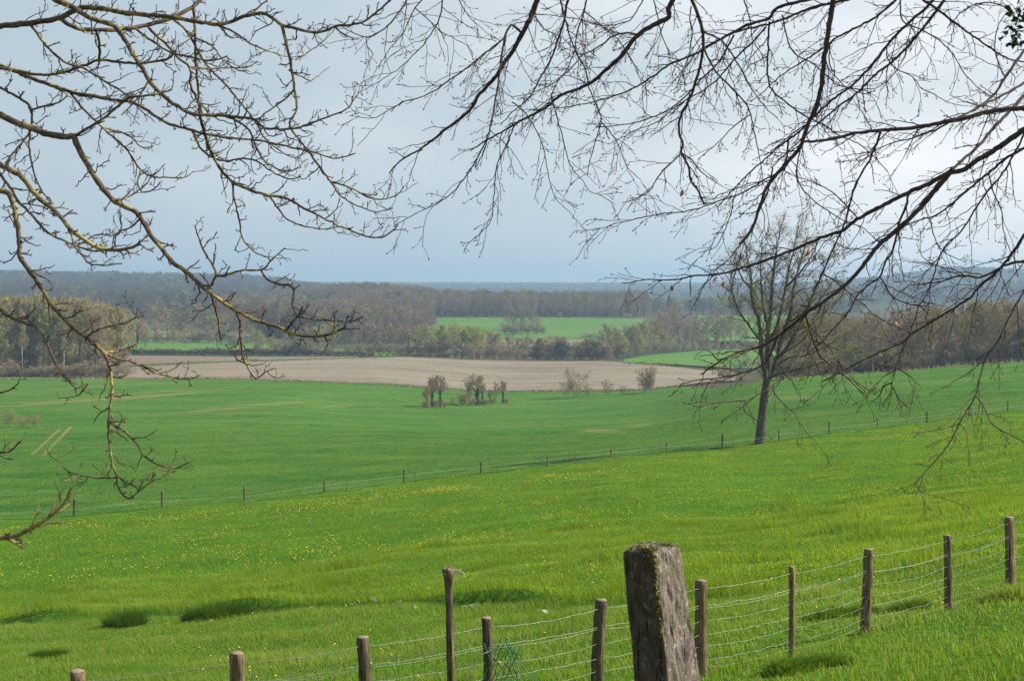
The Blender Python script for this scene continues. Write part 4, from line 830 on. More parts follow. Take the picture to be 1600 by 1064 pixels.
RIGHT = """
R1|T|6.4,6.8,9,2|1062,-30 1052,0 1043,15 1046,28 1025,38 997,55 975,82 950,107 925,129 900,140 875,150 855,167 825,183 800,197 770,214 735,236
R2|T|6.8,7.2,9,2|850,-25 840,0 830,25 815,55 800,82 787,100 775,120 750,147 735,172 717,187 687,210 662,230 632,247 615,262 608,272
R3|R2|,,5.5,1.6|815,52 800,40 790,55 785,82 781,112 777,140 772,170 767,195 757,225 737,262 712,296 687,316 662,328 637,341 617,353
R4|R3|,,4,1.4|785,62 750,90 722,112 700,127 680,142 650,155 630,160 600,177 582,185 545,181
R5|T|7.0,7.4,6,1.8|892,-20 887,0 882,30 872,62 862,92 847,117 835,140 820,160 800,176 782,196
R6|T|6.7,7.0,4,1.8|868,-18 875,0 887,45 900,82 915,110 920,137 930,160 940,187 932,215 922,250 918,275
R7|T|7.2,7.4,4,1.6|922,-18 917,0 912,20 902,50 897,82 885,110 870,130 862,150 850,178
R8|R7|,,3,1.4|912,18 930,32 950,50 970,67 990,100 1005,135 1020,150
R9|R1|,,4.5,1.4|997,55 985,52 960,55 945,67 925,80 910,86 897,102 882,117 857,135 825,147 800,152
R10|T|6.0,6.6,8,1.5|1290,-14 1270,-2 1250,3 1215,13 1200,30 1167,40 1145,52 1112,70 1100,77 1075,90 1050,99 1020,120 995,136 970,147 925,160 887,167 837,172
R10b|T|6.0,6.1,7,4|1350,-14 1330,-2 1305,4 1270,12 1225,30 1200,38 1165,46 1140,55
R11|T|5.6,6.0,8,4|1076,-25 1080,0 1087,15 1097,45 1099,70 1095,100 1085,135 1075,160 1062,185 1061,207 1067,225 1065,237 1075,260 1080,286 1090,296 1100,320
R11b|R11|,,4,1.8|1064,240 1052,252 1040,262 1025,282 1015,298 995,311 972,317
R11c|R11|,,3.5,1.6|1066,240 1080,250 1095,268 1110,280 1130,292
R11d|R11|,,3,1.6|1080,10 1078,30 1082,50 1078,75 1075,95
R12|R10|,,4.5,1.5|1197,42 1175,67 1150,90 1125,120 1100,140 1075,155 1050,172 1025,192 995,203 972,215 950,226
R13|R10|,,4.5,2|1147,55 1125,95 1100,120 1082,140 1070,152 1055,165 1035,177 1010,187 975,195 930,200
R14|R11|,,4.5,2|1099,50 1125,62 1140,80 1157,107 1170,132 1185,155 1200,172 1215,185
R14b|R10|,,5,2|1202,34 1200,70 1200,122 1210,145 1230,162 1255,180 1285,195 1312,212 1345,227 1370,250 1388,270
R15|R11|,,4.5,2|1100,76 1117,110 1137,132 1157,152 1170,170 1177,200 1185,237 1190,266 1192,290
R16|T|5.8,6.0,9,4|1305,-20 1302,0 1297,32 1292,67 1287,100 1285,130 1275,170 1262,197 1250,230 1225,260 1200,290 1188,320 1175,358 1155,383
R17|T|6.4,6.7,6,2|1420,-16 1400,0 1375,22 1345,40 1315,55 1287,75 1262,92 1237,107 1212,125 1195,142 1172,160
R18|T|6.2,6.6,7,2.4|1470,-14 1452,8 1430,27 1405,50 1385,72 1360,105 1330,135 1300,157 1275,180 1250,205 1220,227 1200,245 1175,266 1150,291 1137,306 1120,325
R19|T|6.0,6.2,7,2.4|1485,-14 1465,15 1440,47 1415,77 1390,100 1362,122 1340,145 1310,167 1282,190 1250,220 1225,242 1205,262
R20|T|5.9,6.4,6,3|1430,-14 1442,0 1465,15 1500,42 1525,60 1550,77 1575,92 1615,100
R21|T|5.0,5.2,8.6,4|1615,169 1600,170 1562,172 1525,180 1500,187 1470,192 1425,200 1380,204 1340,208 1310,215 1282,220 1255,222
R22|T|6.0,5.6,7,4|1615,62 1600,80 1575,115 1555,145 1532,165 1500,183
R23|T|5.6,5.4,6,4|1615,124 1600,130 1575,145 1545,160 1515,176 1490,187
R23b|R22|,,4,1.6|1490,187 1465,202 1430,215 1400,222 1375,232 1345,252 1325,272
R24|T|5.4,6.2,9.2,1.4|1615,194 1600,203 1562,230 1525,252 1505,266 1482,271 1450,288 1420,301 1395,313 1370,326 1340,343 1315,361 1282,372 1250,386 1225,396 1200,406 1162,418 1125,428 1087,431 1050,438 1012,437 975,443
R24b|T|5.8,5.5,8,6|1615,140 1600,150 1577,175 1555,197 1532,225 1510,245 1487,266
R25|T|5.9,6.3,7,2.4|1615,226 1600,232 1575,245 1550,266 1525,286 1505,303 1482,323 1460,338 1440,343 1415,353 1398,362
R26|R24b|,,8.6,2.4|1490,264 1470,286 1450,311 1425,338 1405,356 1385,373 1370,386 1355,406 1340,426 1320,446 1295,466 1265,486 1237,508 1212,528 1190,540 1165,548 1145,554 1110,574 1095,585
R26b|R26|,,5,2|1212,528 1208,545 1200,560 1190,572 1162,582 1125,590 1087,594 1062,601
R26c|R26|,,4,2|1170,548 1140,556 1120,562 1112,550 1100,546
R27|R24|,,6,2|1420,302 1415,323 1407,343 1400,371 1395,391 1382,413 1375,433 1360,443 1340,461 1325,488 1300,516 1285,534 1262,552
R27b|R27|,,4,2|1375,433 1380,440 1392,460 1410,472 1440,480 1452,492
R28|T|6.0,6.1,5,2|1600,210 1585,240 1570,266 1537,308 1517,338 1500,363 1475,388 1465,411 1457,436 1447,461 1435,481 1425,511 1417,532 1402,567 1393,600
R28b|R28|,,3.2,1.8|1397,580 1380,590 1362,610 1355,622 1350,608
R28c|R28|,,3.2,2|1398,574 1415,582 1430,595 1440,606
R28d|R28|,,3.5,1.8|1393,598 1380,605 1375,618 1362,628
R28e|R28|,,3.5,2|1393,604 1402,618 1412,630 1419,637
R29|T|5.7,6.0,7,2|1615,350 1600,368 1585,391 1570,411 1550,431 1532,446 1515,466 1495,478 1475,491 1450,506 1425,521 1410,535 1375,550 1340,567 1315,580 1283,597
R30|T|5.4,5.7,7,1.8|1615,402 1600,408 1575,413 1550,426 1532,433 1500,431 1465,441 1425,446 1405,457
R31|T|4.6,4.4,5,2.2|1615,430 1600,456 1585,481 1570,511 1560,532 1542,557 1532,587 1525,617 1507,647 1490,680 1470,710 1450,732 1435,749 1429,757
R31b|R31|,,3.6,2|1525,618 1540,640 1550,662 1575,677 1600,690 1615,696
R31c|R31|,,2.4,1.2|1500,662 1510,675 1512,690 1506,704
R31d|R31|,,2.4,1.4|1429,757 1438,766 1448,776
R32|R26|,,5,2.4|1258,492 1265,515 1272,535 1282,557 1305,575 1325,592 1340,607 1350,616
R32b|R32|,,3,1.8|1322,588 1310,598 1304,607
R33|R26|,,5,2.4|1285,473 1270,505 1257,532 1232,580 1207,602 1190,614 1165,625 1130,628 1088,635
R33b|R33|,,3,2|1207,604 1215,622 1240,645 1255,668 1266,684
R33c|R33|,,3,1.8|1165,626 1162,640 1172,650 1184,658
R34|R18|,,4.5,1.5|1232,218 1225,262 1200,278 1175,293 1150,306 1125,313 1100,323 1070,331 1045,333 1015,338 980,345 950,353 925,361
R35|R19|,,4,1.8|1207,262 1200,298 1185,331 1175,358 1155,383 1142,401 1122,418 1100,426
R36|R34|,,2.6,1.4|1147,308 1140,341 1127,371 1115,388 1092,395
R38|R5|,,3,1.4|862,152 875,200 885,240 895,266 907,278 920,298 940,306 962,320
R39|R3|,,3,1.4|800,160 822,178 845,220 855,265 862,295 868,310 885,327
R40|R1|,,3.4,1.4|805,195 792,225 780,250 775,266 772,303 768,343 755,361 737,376 725,391
R41|T|7.0,6.8,4.5,2|650,-18 636,0 620,25 600,45 575,58 550,51 532,40
R42|T|7.3,7.4,3,1.4|666,-16 660,0 648,12 630,52 610,75 597,97 585,114
R42b|R41|,,2.6,1.4|572,58 574,72 582,85 575,102 568,120
R43|T|7.2,7.4,3.6,1.3|698,-18 692,0 685,32 665,65 640,92 620,110 600,122 580,135 560,144
R44|R42|,,2.6,1.2|648,12 670,32 690,50 712,62 730,72 737,87 748,112
R45|T|7.4,7.4,3,1.2|712,-20 720,5 735,30 748,40 760,52
R46|T|6.6,6.8,4,1.8|1408,-14 1407,0 1410,32 1440,47 1472,67 1492,90 1505,112 1525,135 1545,152
R47|R10|,,3.6,1.6|1222,24 1230,60 1242,85 1270,100 1295,122 1312,135 1350,140 1375,135 1400,112 1405,92
R48|R21|,,5.5,3|1376,206 1365,237 1350,266 1335,293 1325,331 1315,361 1300,393 1285,428 1270,455
R49|R16|,,3.6,1.6|1252,228 1245,266 1252,293 1277,318 1300,333 1320,346 1347,356 1370,376 1388,390
R50|R25|,,3,1.6|1452,340 1460,371 1472,391 1490,402 1510,410
R51|R48|,,3.2,1.8|1285,428 1307,441 1330,461 1350,476 1365,491 1395,508 1425,521
R52|R18|,,3,1.4|1385,72 1387,92 1400,108 1425,120 1440,140 1455,145 1480,160 1512,166
R53|R22|,,3.6,1.6|1570,120 1560,100 1555,70 1560,40 1575,20 1598,10
R54|T|5.8,5.9,4,2|1612,40 1590,30 1570,12 1545,4 1520,8 1500,22 1480,45
R55|R25|,,3.4,1.5|1545,270 1552,300 1565,330 1568,360 1580,395 1595,420
R56|R24|,,3.6,1.6|1340,343 1330,330 1300,300 1270,285 1240,275 1215,262
R57|R15|,,3,1.5|1172,180 1150,195 1130,215 1112,232 1090,250
R58|R17|,,3.4,1.5|1296,68 1297,100 1310,125 1330,140 1360,150
R59|R6|,,3,1.5|938,190 960,215 972,240 980,262 1000,280
R60|R30|,,3,1.5|1510,432 1488,420 1462,415 1440,400 1432,380
R61|R29|,,3,1.5|1525,452 1508,450 1490,462 1476,470 1466,485
R62|T|6.6,6.8,3.5,1.6|1165,-16 1162,0 1172,30 1175,60 1190,85 1195,105
R63|T|6.8,7.0,3,1.5|1020,-16 1022,0 1027,25 1035,60 1045,80 1048,98 1065,112 1070,130
R64|T|7.0,7.0,3,1.5|1010,-16 1005,0 995,18 985,32 965,38 940,40 900,30 870,25 835,22
R65|R2|,,3.6,1.5|832,22 850,45 862,52 872,65 880,80
"""
base = np.array([-4.9, 6.3, float(H(-4.9, 6.3))])
def near_tree(name, base, h, r, label, seed, away):
    root = empty(name, base, label, 'tree'); rng = np.random.default_rng(seed)
    t = np.linspace(0, 1, 14); X = np.stack([.25 * t * away + .08 * np.sin(t * 5), .1 * np.sin(t * 4), t * h - .3], -1)
    Rr = r * (1 - .62 * t) * (1 + .7 * np.exp(-t * 14))
    o = MB(); o.tube(X, Rr, 14)
    limbs, L, R1 = grow(rng, X[None], np.array([h]), Rr[None], 9, .55, 1.0, (.25, .8), (.25, .42), 8, .1, (away * .5, .15, .5), .55, .3)
    o.tube(limbs, R1, 7); o.build('trunk', [M['lichen_bark'] if away < 0 else M['dark_bark']], root, smooth=True)
    P2, L2, R2 = grow(rng, limbs, L, R1, 8, .2, 1.0, (.4, 1.0), (.3, .6), 5, .15, (away * .3, 0, .2), .5, .4)
    P3, L3, R3 = grow(rng, P2, L2, R2, 7, .15, 1.0, (.4, 1.0), (.3, .6), 4, .15, (0, 0, .1), .5, .5)
    c = MB(); c.tube(P2, R2, 4); c.tube(P3, np.maximum(R3, .002), 3); c.build('crown', [M['twig_oak'] if away < 0 else M['twig_beech']], root)
    return root
lt = near_tree('overhanging_oak', base, 10.5, .34, 'lichen-covered knobbly tree whose yellowish branches hang in from the left', 11, -1)
traced(lt, base, LEFT, (base[0], base[1]), oak_twigs, M['lichen_bark'], M['twig_oak'], 21)
base2 = np.array([5.6, 6.8, float(H(5.6, 6.8))])
rt = near_tree('overhanging_beech', base2, 11.5, .38, 'dark fine-twigged tree whose long drooping branches hang in from the top and right', 12, 1)
traced(rt, base2, RIGHT, (base2[0], base2[1]), beech_twigs, M['dark_bark'], M['twig_beech'], 22, attach=(1.5, 4.0), wk=.72)
rng = np.random.default_rng(40)
for px, py, D, s in [(1067, 296, 6.0, 1.0), (1121, 432, 5.9, 1.25), (1130, 440, 5.9, 1.0), (1265, 386, 5.7, 1.2), (1269, 398, 5.7, .9), (1401, 410, 5.0, 1.5), (1049, 446, 6.1, .8), (1122, 457, 5.9, .8), (1142, 460, 5.9, .8), (1398, 502, 5.8, .9), (928, 52, 7.2, .9), (907, 62, 7.1, .9), (1107, 95, 5.9, .9)]:
    C = P(px, py, D) - base2; L = .024 * s
    a = norm(np.array([rng.normal(0, .35), rng.normal(0, .3), -1.0])); b = norm(np.cross(a, rng.normal(size=3))); c = np.cross(a, b)
    t = np.linspace(0, 1, 6)[:, None]; w = np.sin(t * math.pi) ** .7 * L * .32 + .0004
    mid = C + a * L * t * 1.4 + c * .3 * L * np.sin(t * 3)
    V = np.concatenate([mid - b * w, mid + c * w * .4, mid + b * w]); i = np.arange(5)
    q = np.concatenate([np.stack([i, i+1, i+7, i+6], -1), np.stack([i+6, i+7, i+13, i+12], -1)])
    mk('withered_leaf', V, [(q, 0)], M['dry_leaf'], rt)
for px, py in [(1569, 54), (1580, 66), (1588, 33), (1592, 48), (1578, 20), (1595, 70), (1586, 12), (1598, 28), (1573, 40), (1590, 62), (1582, 46), (1596, 15)]:
    C = P(px, py, 5.75)[None] - base2 + rng.normal(0, .012, (6, 3))
    V, q = leaves(C, .017, rng, .5); mk('ivy_leaf', V, [(q, 0)], M['ivy'], rt)

# ------------------------------------------------------------------ the lone tree on the far fence line
LONE = """
T0|-|141,141,15.5,11.5|1186,712 1187,695 1189,670 1192,640 1195,615 1198,596
S1|T0|,142,10,1.2|1197,600 1200,575 1199,550 1200,520 1204,490 1206,460 1208,430 1212,400 1216,375 1222,350
S2|T0|,138,9,1.2|1199,598 1194,575 1190,550 1189,525 1185,500 1178,480 1173,455 1174,430 1168,405 1164,380
S3|T0|,144,9,1.2|1198,596 1208,580 1214,560 1220,535 1228,510 1236,480 1240,450 1248,420 1256,392 1262,368
S4|S3|,140,6,1|1214,560 1228,545 1240,525 1254,500 1266,470 1280,440 1292,412 1298,395
S5|S1|,143,6,1|1200,535 1212,515 1220,485 1226,455 1232,425 1238,400 1244,372 1248,352
S6|S2|,139,3.6,.8|1190,535 1178,520 1168,505 1156,488 1147,468 1142,448 1144,425 1150,400
S7|S3|,146,5,1|1222,532 1240,520 1262,508 1285,492 1305,470 1318,452
S8|S1|,139,5,1|1200,510 1192,480 1190,450 1188,420 1190,392 1192,368
L1|T0|,138,4.5,1|1197,592 1215,585 1240,578 1262,574 1285,566 1305,570
L3|S3|,140,4,1|1210,572 1232,560 1258,555 1284,545 1310,530 1325,520
L7|S3|,142,4,1|1230,505 1255,490 1280,470 1300,442 1310,425
L8|S2|,145,4,1|1174,450 1160,435 1152,415 1148,392
L9|S5|,141,4,1|1228,448 1246,430 1262,410 1274,388 1280,372
"""
def lone():
    g = gp(1187, 141.0); root = empty('lone_tree', g, 'big forked tree with a haze of opening buds standing alone on the far fence line', 'tree')
    rng = np.random.default_rng(33); store = {}; tr = MB(); cr = MB()
    for line in LONE.strip().splitlines():
        f = line.split('|'); nm, par = f[0], f[1]
        D0, D1, w0, w1 = [float(v) if v else None for v in f[2].split(',')]
        pts = np.array([[float(v) for v in s.split(',')] for s in f[3].split()])
        if par in store:
            pp, pD = store[par]; D0 = float(pD[np.argmin(np.hypot(*(pp - pts[0]).T))])
        s = np.linspace(0, 1, len(pts)); q = crom(np.column_stack([pts, D0 + (D1 - D0) * s]), 5); store[nm] = (q[:, :2].copy(), q[:, 2].copy())
        q[1:-1, :2] += rng.normal(0, .5, (len(q) - 2, 2)) * (nm != 'T0')
        X = np.array([P(*c) for c in q]) - g; R = np.linspace(w0, w1, len(X)) * .5 * q[:, 2] / F
        if nm == 'T0': R = R * (1 + .45 * np.exp(-np.arange(len(X)) / 3))
        tr.tube(X, R, 9)
        if nm == 'T0': continue
        n = int(np.hypot(*np.diff(pts, axis=0).T).sum() / (9.0 if nm[0] == 'L' else 6.0)); droop = -.12 if nm[0] == 'L' else .25
        P1, L1, R1 = grow(rng, X[None], np.array([1.0]), np.minimum(R, .10)[None], n, .15, 1.0, (.35, .9), (1.1, 2.8), 7, .16, (0, 0, droop), .55, .4, absL=True, taper=.3)
        R1 = np.maximum(R1, .018); cr.add(*tubes(P1, R1, 4), 0, rng.random())
        P2, L2, R2 = grow(rng, P1, L1, R1, 6, .15, 1.0, (.4, 1.0), (.35, .65), 5, .18, (0, 0, droop), .6, .5)
        cr.add(*tubes(P2, np.maximum(R2, .011), 3), 0, rng.random())
        P3, L3, R3 = grow(rng, P2, L2, R2, 4, .2, 1.0, (.4, 1.0), (.35, .7), 3, .18, (0, 0, droop), .6, .6)
        V, qd = ribbons(P3, .012 * np.ones(len(P3)), rng); cr.add(V, qd, 0, np.repeat(rng.random(len(P3)), 5))
        k = rng.integers(0, len(P3), int(len(P3) * 2.0)); C = P3[k, -1] + rng.normal(0, .10, (len(k), 3))
        V, qd = leaves(C, .065, rng); cr.add(V, qd, 1, np.repeat(rng.random(len(C)), 4))
    tr.build('trunk', [M['treebark']], root, smooth=True); cr.build('crown', [M['twig_lone'], M['leaf_olive']], root)
lone()

# ------------------------------------------------------------------ fences
def post_mesh(a, b, r, seed, taper=.9, sides=11, flare=0.0):
    """round split post from a (ground) to b (top): wobbly radius, rounded cut end"""
    rng = np.random.default_rng(seed); K = 22
    t = np.linspace(-.28, 1, K); X = a[None] + (b - a)[None] * t[:, None]
    wob = np.cumsum(rng.normal(0, r * .045, (K, 2)), 0); wob -= wob[-1]; X[:, :2] += wob
    ang = np.arange(sides) * 2 * math.pi / sides
    lob = 1 + .10 * np.sin(ang * 2 + rng.random() * 6) + .06 * np.sin(ang * 3 + rng.random() * 6)
    Rr = r * (1 + (1 - taper) * (1 - t))[:, None] * lob[None] * (1 + rng.normal(0, .035, (K, sides)))
    if flare: Rr *= (1 + flare * np.clip((t - .86) / .14, 0, 1) ** 1.5)[:, None]
    V = X[:, None] + np.stack([np.cos(ang) * Rr, np.sin(ang) * Rr, np.zeros_like(Rr)], -1)
    top = X[-1] + np.stack([np.cos(ang) * r * .72, np.sin(ang) * r * .72, np.full(sides, r * .16) + rng.normal(0, r * .06, sides)], -1) * np.array([1 + flare, 1 + flare, 1])
    V = np.concatenate([V.reshape(-1, 3), top, [X[-1] + np.array([0, 0, r * .15])]])
    i = np.arange((K + 1) * sides).reshape(K + 1, sides); j = np.roll(i, -1, 1)
    q = np.stack([i[:-1], j[:-1], j[1:], i[1:]], -1).reshape(-1, 4)
    tri = np.stack([i[-1], j[-1], np.full(sides, (K + 1) * sides)], -1)
    return V, [(q[:K * sides - sides], 0), (q[K * sides - sides:], 1), (tri, 1)]
NPOST = [(-150, 1078, 0, 23), (120, 1048, 1, 23), (370, 1020, 1, 22), (567, 995, 9, 18), (760, 965, 4, 17), (940, 937, -3, 17.5), (1095, 907, 3, 17), (1237, 885, 0, 10), (1357, 858, -5, 13.5), (1480, 836, 3, 11), (1577, 808, 3, 14), (1742, 782, 2, 14)]
def near_fence():
    base = np.array([1.0, 17.5, float(H(1.0, 17.5))])
    root = empty('wire_fence', base, 'near livestock fence of rough wooden posts with sagging galvanised wire strands', 'fence')
    tops = []
    for i, (px, top, lean, w) in enumerate(NPOST):
        Y = float(ynear(px)); b = P(px, top, Y); gx = b[0] + lean * Y / F
        a = np.array([gx, Y, float(H(gx, Y))]); tops.append((a, b))
        V, po = post_mesh(a, b, w * .5 * Y / F, 50 + i); mk('post', V, po, [M['post'], M['postcut']], root, smooth=True, loc=base)
    rng = np.random.default_rng(3)
    hs = [.93, .76, .735, .60, .46, .34, .20, .115]
    for k, h in enumerate(hs):
        pts = []; 
        for (a0, b0), (a1, b1) in zip(tops[:-1], tops[1:]):
            f0 = h + rng.normal(0, .012); f1 = h
            p0 = a0 + (b0 - a0) * f0; p1 = a1 + (b1 - a1) * f1
            if pts: p0 = pts[-1]
            t = np.linspace(0, 1, 14)[:, None]; sag = (.018 + abs(rng.normal(0, .016))) * (1 if k else .7)
            seg = p0 * (1 - t) + p1 * t; seg[:, 2] -= sag * 4 * t[:, 0] * (1 - t[:, 0]); seg[1:-1, 2] += rng.normal(0, .0035 if k in (0, 2, 5) else .006, 12)
            seg[:, 1] -= .055 * np.sin(np.clip(t[:, 0], .02, .98) * math.pi) ** .2 - .0
            pts.extend(list(seg[0 if not pts else 1:]))
        W = np.array(pts); o = MB(); o.tube(W, np.full(len(W), .0019 if k in (0, 1, 4) else .0015), 5)
        if k in (0, 1, 4, 6):                                     # barbs twisted on the strand
            s = np.concatenate([[0], np.cumsum(np.linalg.norm(np.diff(W, axis=0), axis=1))])
            at = np.arange(.06, s[-1], .115); C = np.stack([np.interp(at, s, W[:, c]) for c in range(3)], -1)
            d = norm(rng.normal(size=C.shape) * np.array([.6, .6, 1])); Pb = np.stack([C - d * .010, C, C + d * .010], 1)
            o.tube(Pb, np.tile([[.001, .0022, .001]], (len(C), 1)), 3)
        o.build('wire', [M['wire']], root, loc=base)
    # rusty sheep netting tied to the strands on the left
    o = MB()
    def fp(px, h):
        Y = float(ynear(px)) - .03; x = (px - CX) / F * Y; z0 = float(H(x, Y)); zt = EYE - 3.66
        return np.array([x, Y, z0 + (zt - z0) * h])
    for h, sg in ((.80, .05), (.60, .03), (.42, .03), (.25, .02)):
        q = np.linspace(385, 745, 60); W = np.array([fp(a, h - sg * abs(math.sin((a - 370) / 190 * math.pi))) for a in q]); W[:, 2] += rng.normal(0, .006, 60); o.tube(W, np.full(60, .0028), 4)
    for a in np.arange(392, 745, 21.0):
        a2 = a + rng.normal(0, 3); t = np.linspace(.80, .08, 10)
        W = np.array([fp(a2 + rng.normal(0, 1.2) + 12 * (.8 - h), h - .05 * abs(math.sin((a2 - 370) / 190 * math.pi)) * (h > .5)) for h in t]); o.tube(W, np.full(10, .0026), 4)
    o.build('netting', [M['netwire']], root, loc=base)
near_fence()
def stake():
    Y = 14.9; b = P(701, 889, Y); a = P(706, 1064, Y); a = b + (a - b) * ((float(H(b[0], Y)) - b[2]) / (a[2] - b[2]))
    root = empty('tall_stake', a, 'tall thin knotted wooden stake with a split flared head, standing above the fence posts', 'stake')
    V, po = post_mesh(a, b, 11.5 * .5 * Y / F, 91, taper=.95, flare=.75); mk('stake', V, po, [M['post'], M['postcut']], root, smooth=True, loc=a)
    rng = np.random.default_rng(4); o = MB()
    for k in range(4):
        n = 9; t = np.linspace(0, 1, n)[:, None]; e = P(726 - 2 * k, 897 + 2.5 * k, Y - .03)
        s = b + np.array([.02, -.03, -.01 - .01 * k]); W = s + (e - s) * t; W[:, 2] += .028 * np.sin(t[:, 0] * 3.0) + rng.normal(0, .004, n); o.tube(W, np.full(n, .0032), 4)
    a_ = np.linspace(0, 12.5, 40); W = b + np.stack([np.cos(a_) * .047, np.sin(a_) * .047, -.025 - a_ * .002], -1); o.tube(W, np.full(40, .004), 4)
    o.build('twine', [M['twine']], root, loc=a)
    # splinters round the head
    o = MB(); 
    for k in range(9):
        g = rng.random() * 6.28; s = b + np.array([math.cos(g) * .04, math.sin(g) * .04, -.03]); o.tube(np.array([s, s + [0, 0, .03], s + [math.cos(g) * .008, math.sin(g) * .008, .055 + rng.random() * .02]]), np.array([.012, .011, .003]), 4)
    o.build('split_head', [M['postcut']], root, loc=a)
stake()
def green_net():
    Y = 16.2; o = MB(); rng = np.random.default_rng(8)
    A = lambda px, py: P(px, py, Y + rng.normal(0, .02))
    for k in range(9):
        x0 = 758 + k * 6; W = np.array([A(x0 + 34 * t + rng.normal(0, 1.2), 1004 + 70 * t + 8 * math.sin(k + t * 4)) for t in np.linspace(0, 1, 7)]); o.tube(W, np.full(7, .0050), 4)
    for k in range(6):
        x0 = 815 - k * 7; W = np.array([A(x0 - 30 * t + rng.normal(0, 1.2), 1006 + 66 * t) for t in np.linspace(0, 1, 7)]); o.tube(W, np.full(7, .0045), 4)
    g = np.array([*A(785, 1064)[:2], 0]); g[2] = float(H(g[0], g[1]))
    r = empty('plastic_netting', g, 'torn green plastic netting hanging beside a fence post', 'netting'); o.build('mesh_sheet', [M['greennet']], r, loc=g)
    o = MB(); W = np.array([P(728 + 48 * t, 1049 - 44 * t + 3 * math.sin(t * 9), Y - .05) for t in np.linspace(0, 1, 12)]); o.tube(W, np.full(12, .0065), 4); o.build('cord', [M['twine']], r, loc=g)
green_net()
def big_post():
    rng = np.random.default_rng(17); D = 4.3; a = math.radians(38); ul = np.array([-math.cos(a), math.sin(a), 0]); ur = np.array([math.sin(a), math.cos(a), 0])
    e0 = P(1023, 868, D); e1 = P(1044, 1064, D); gz = float(H(e0[0], D)) - .3
    K = 150; S = 18; V = []
    z = np.linspace(e0[2], gz, K)
    nz = rng.normal(0, 1, (K, 4 * S)); 
    nb = nz.copy()
    for c in range(6): nb = (nb + np.roll(nb, 1, 0) + np.roll(nb, -1, 0) + .4 * np.roll(nb, 1, 1)) / 2.2
    nz = nb * .7 + .8 * (nz + np.roll(nz, 1, 0) + np.roll(nz, -1, 0)) / 2
    for k in range(K):
        t = k / (K - 1); E = e0 + (e1 - e0) * ((z[k] - e0[2]) / (e1[2] - e0[2]))
        vis = np.clip((e0[2] - z[k]) / .37, 0, 1.6)
        wl = .114 + .003 * vis; wr = .136 + .036 * vis + .004 * math.sin(vis * 7 + 1)
        c = [E, E + ur * wr, E + ur * wr + ul * wl, E + ul * wl]; cen = sum(c) / 4; ring = []
        for s in range(4):
            p0, p1 = c[s], c[(s + 1) % 4]
            for m in range(S): ring.append(p0 + (p1 - p0) * (m / S))
        ring = np.array(ring); out = norm(ring - cen)
        cor = np.array([1.0 if m == 0 else (.3 if m in (1, S - 1) else 0) for s in range(4) for m in range(S)])
        amp = np.where(np.arange(4 * S) < S, .0012, .0006)
        ring = ring - out * (cor * (.002 if k > 1 else .004))[:, None] + out * (nz[k] * amp * .8)[:, None]
        if k == 0: ring = ring + np.array([0, 0, 1.0]) * (.006 * np.sin(np.arange(4 * S) * .45) + rng.normal(0, .003, 4 * S))[:, None] * .5
        V.append(ring)
    n = 4 * S; top = V[0]; cen = top.mean(0)
    inner = [top * (1 - f) + cen * f + np.array([0, 0, .010 + .010 * f]) + rng.normal(0, .0022, top.shape) for f in (.22, .5, .78)]
    rings = np.array(inner[::-1] + V); KK = len(rings)
    allV = np.concatenate([rings.reshape(-1, 3), [cen + np.array([0, 0, .02])]])
    i = np.arange(KK * n).reshape(KK, n); j = np.roll(i, -1, 1)
    q = np.stack([i[:-1], i[1:], j[1:], j[:-1]], -1).reshape(-1, 4); tri = np.stack([i[0], j[0], np.full(n, KK * n)], -1)
    base = np.array([e1[0], D, gz + .3])
    root = empty('gate_post', base, 'thick square old wooden post with moss and grey lichen, leaning in the foreground', 'post')
    al = np.zeros((KK, n)); al[2:, 3 * S + 1:] = 1; al[2:, 0] = .5; al[2:, 3 * S] = .8; al[2:, 1:3] = .15  # weights of the painted shade, full on the unlit left face
    mk('post', allV, [(q, 0), (tri, 0)], M['bigpost'], root, smooth=False, loc=base, attrs={'face_shade': np.concatenate([al.ravel(), [0]])})
    # moss cushion and crumbs on the top and along the near edge
    C = []
    for k in range(2600):
        u, v = rng.uniform(.08, .92, 2); b = e0 + ur * .128 * u + ul * .112 * v
        if math.sin(u * 8 + 1) * math.sin(v * 7) + .6 * (v < .75) * (u < .5) > rng.uniform(0, 1.0): C.append(b + np.array([0, 0, .008 + .010 * rng.random()]))
    for k in range(260):
        t = rng.random() ** 1.6 * .25; C.append(e0 + (e1 - e0) * t / .37 + ul * abs(rng.normal(0, .008)) - np.array([0, .001, 0]))
    V, q = leaves(np.array(C), .0042, rng, .8); mk('moss', V, [(q, 0)], M['moss'], root, loc=base)
big_post()
FAR = [(-430, 872, 845), (-280, 855, 829), (-140, 838, 812), (-20, 822, 796), (112, 806, 779), (250, 796, 771), (380, 785, 761), (505, 770, 750), (630, 758, 736), (751, 743, 723), (856, 734, 714), (955, 720, 704), (1043, 709, 691), (1130, 701, 680), (1219, 688, 669), (1297, 678, 658), (1373, 669, 651), (1450, 661, 643), (1516, 652, 636), (1577, 644, 628), (1660, 634, 618), (1730, 626, 610), (1800, 618, 602)]
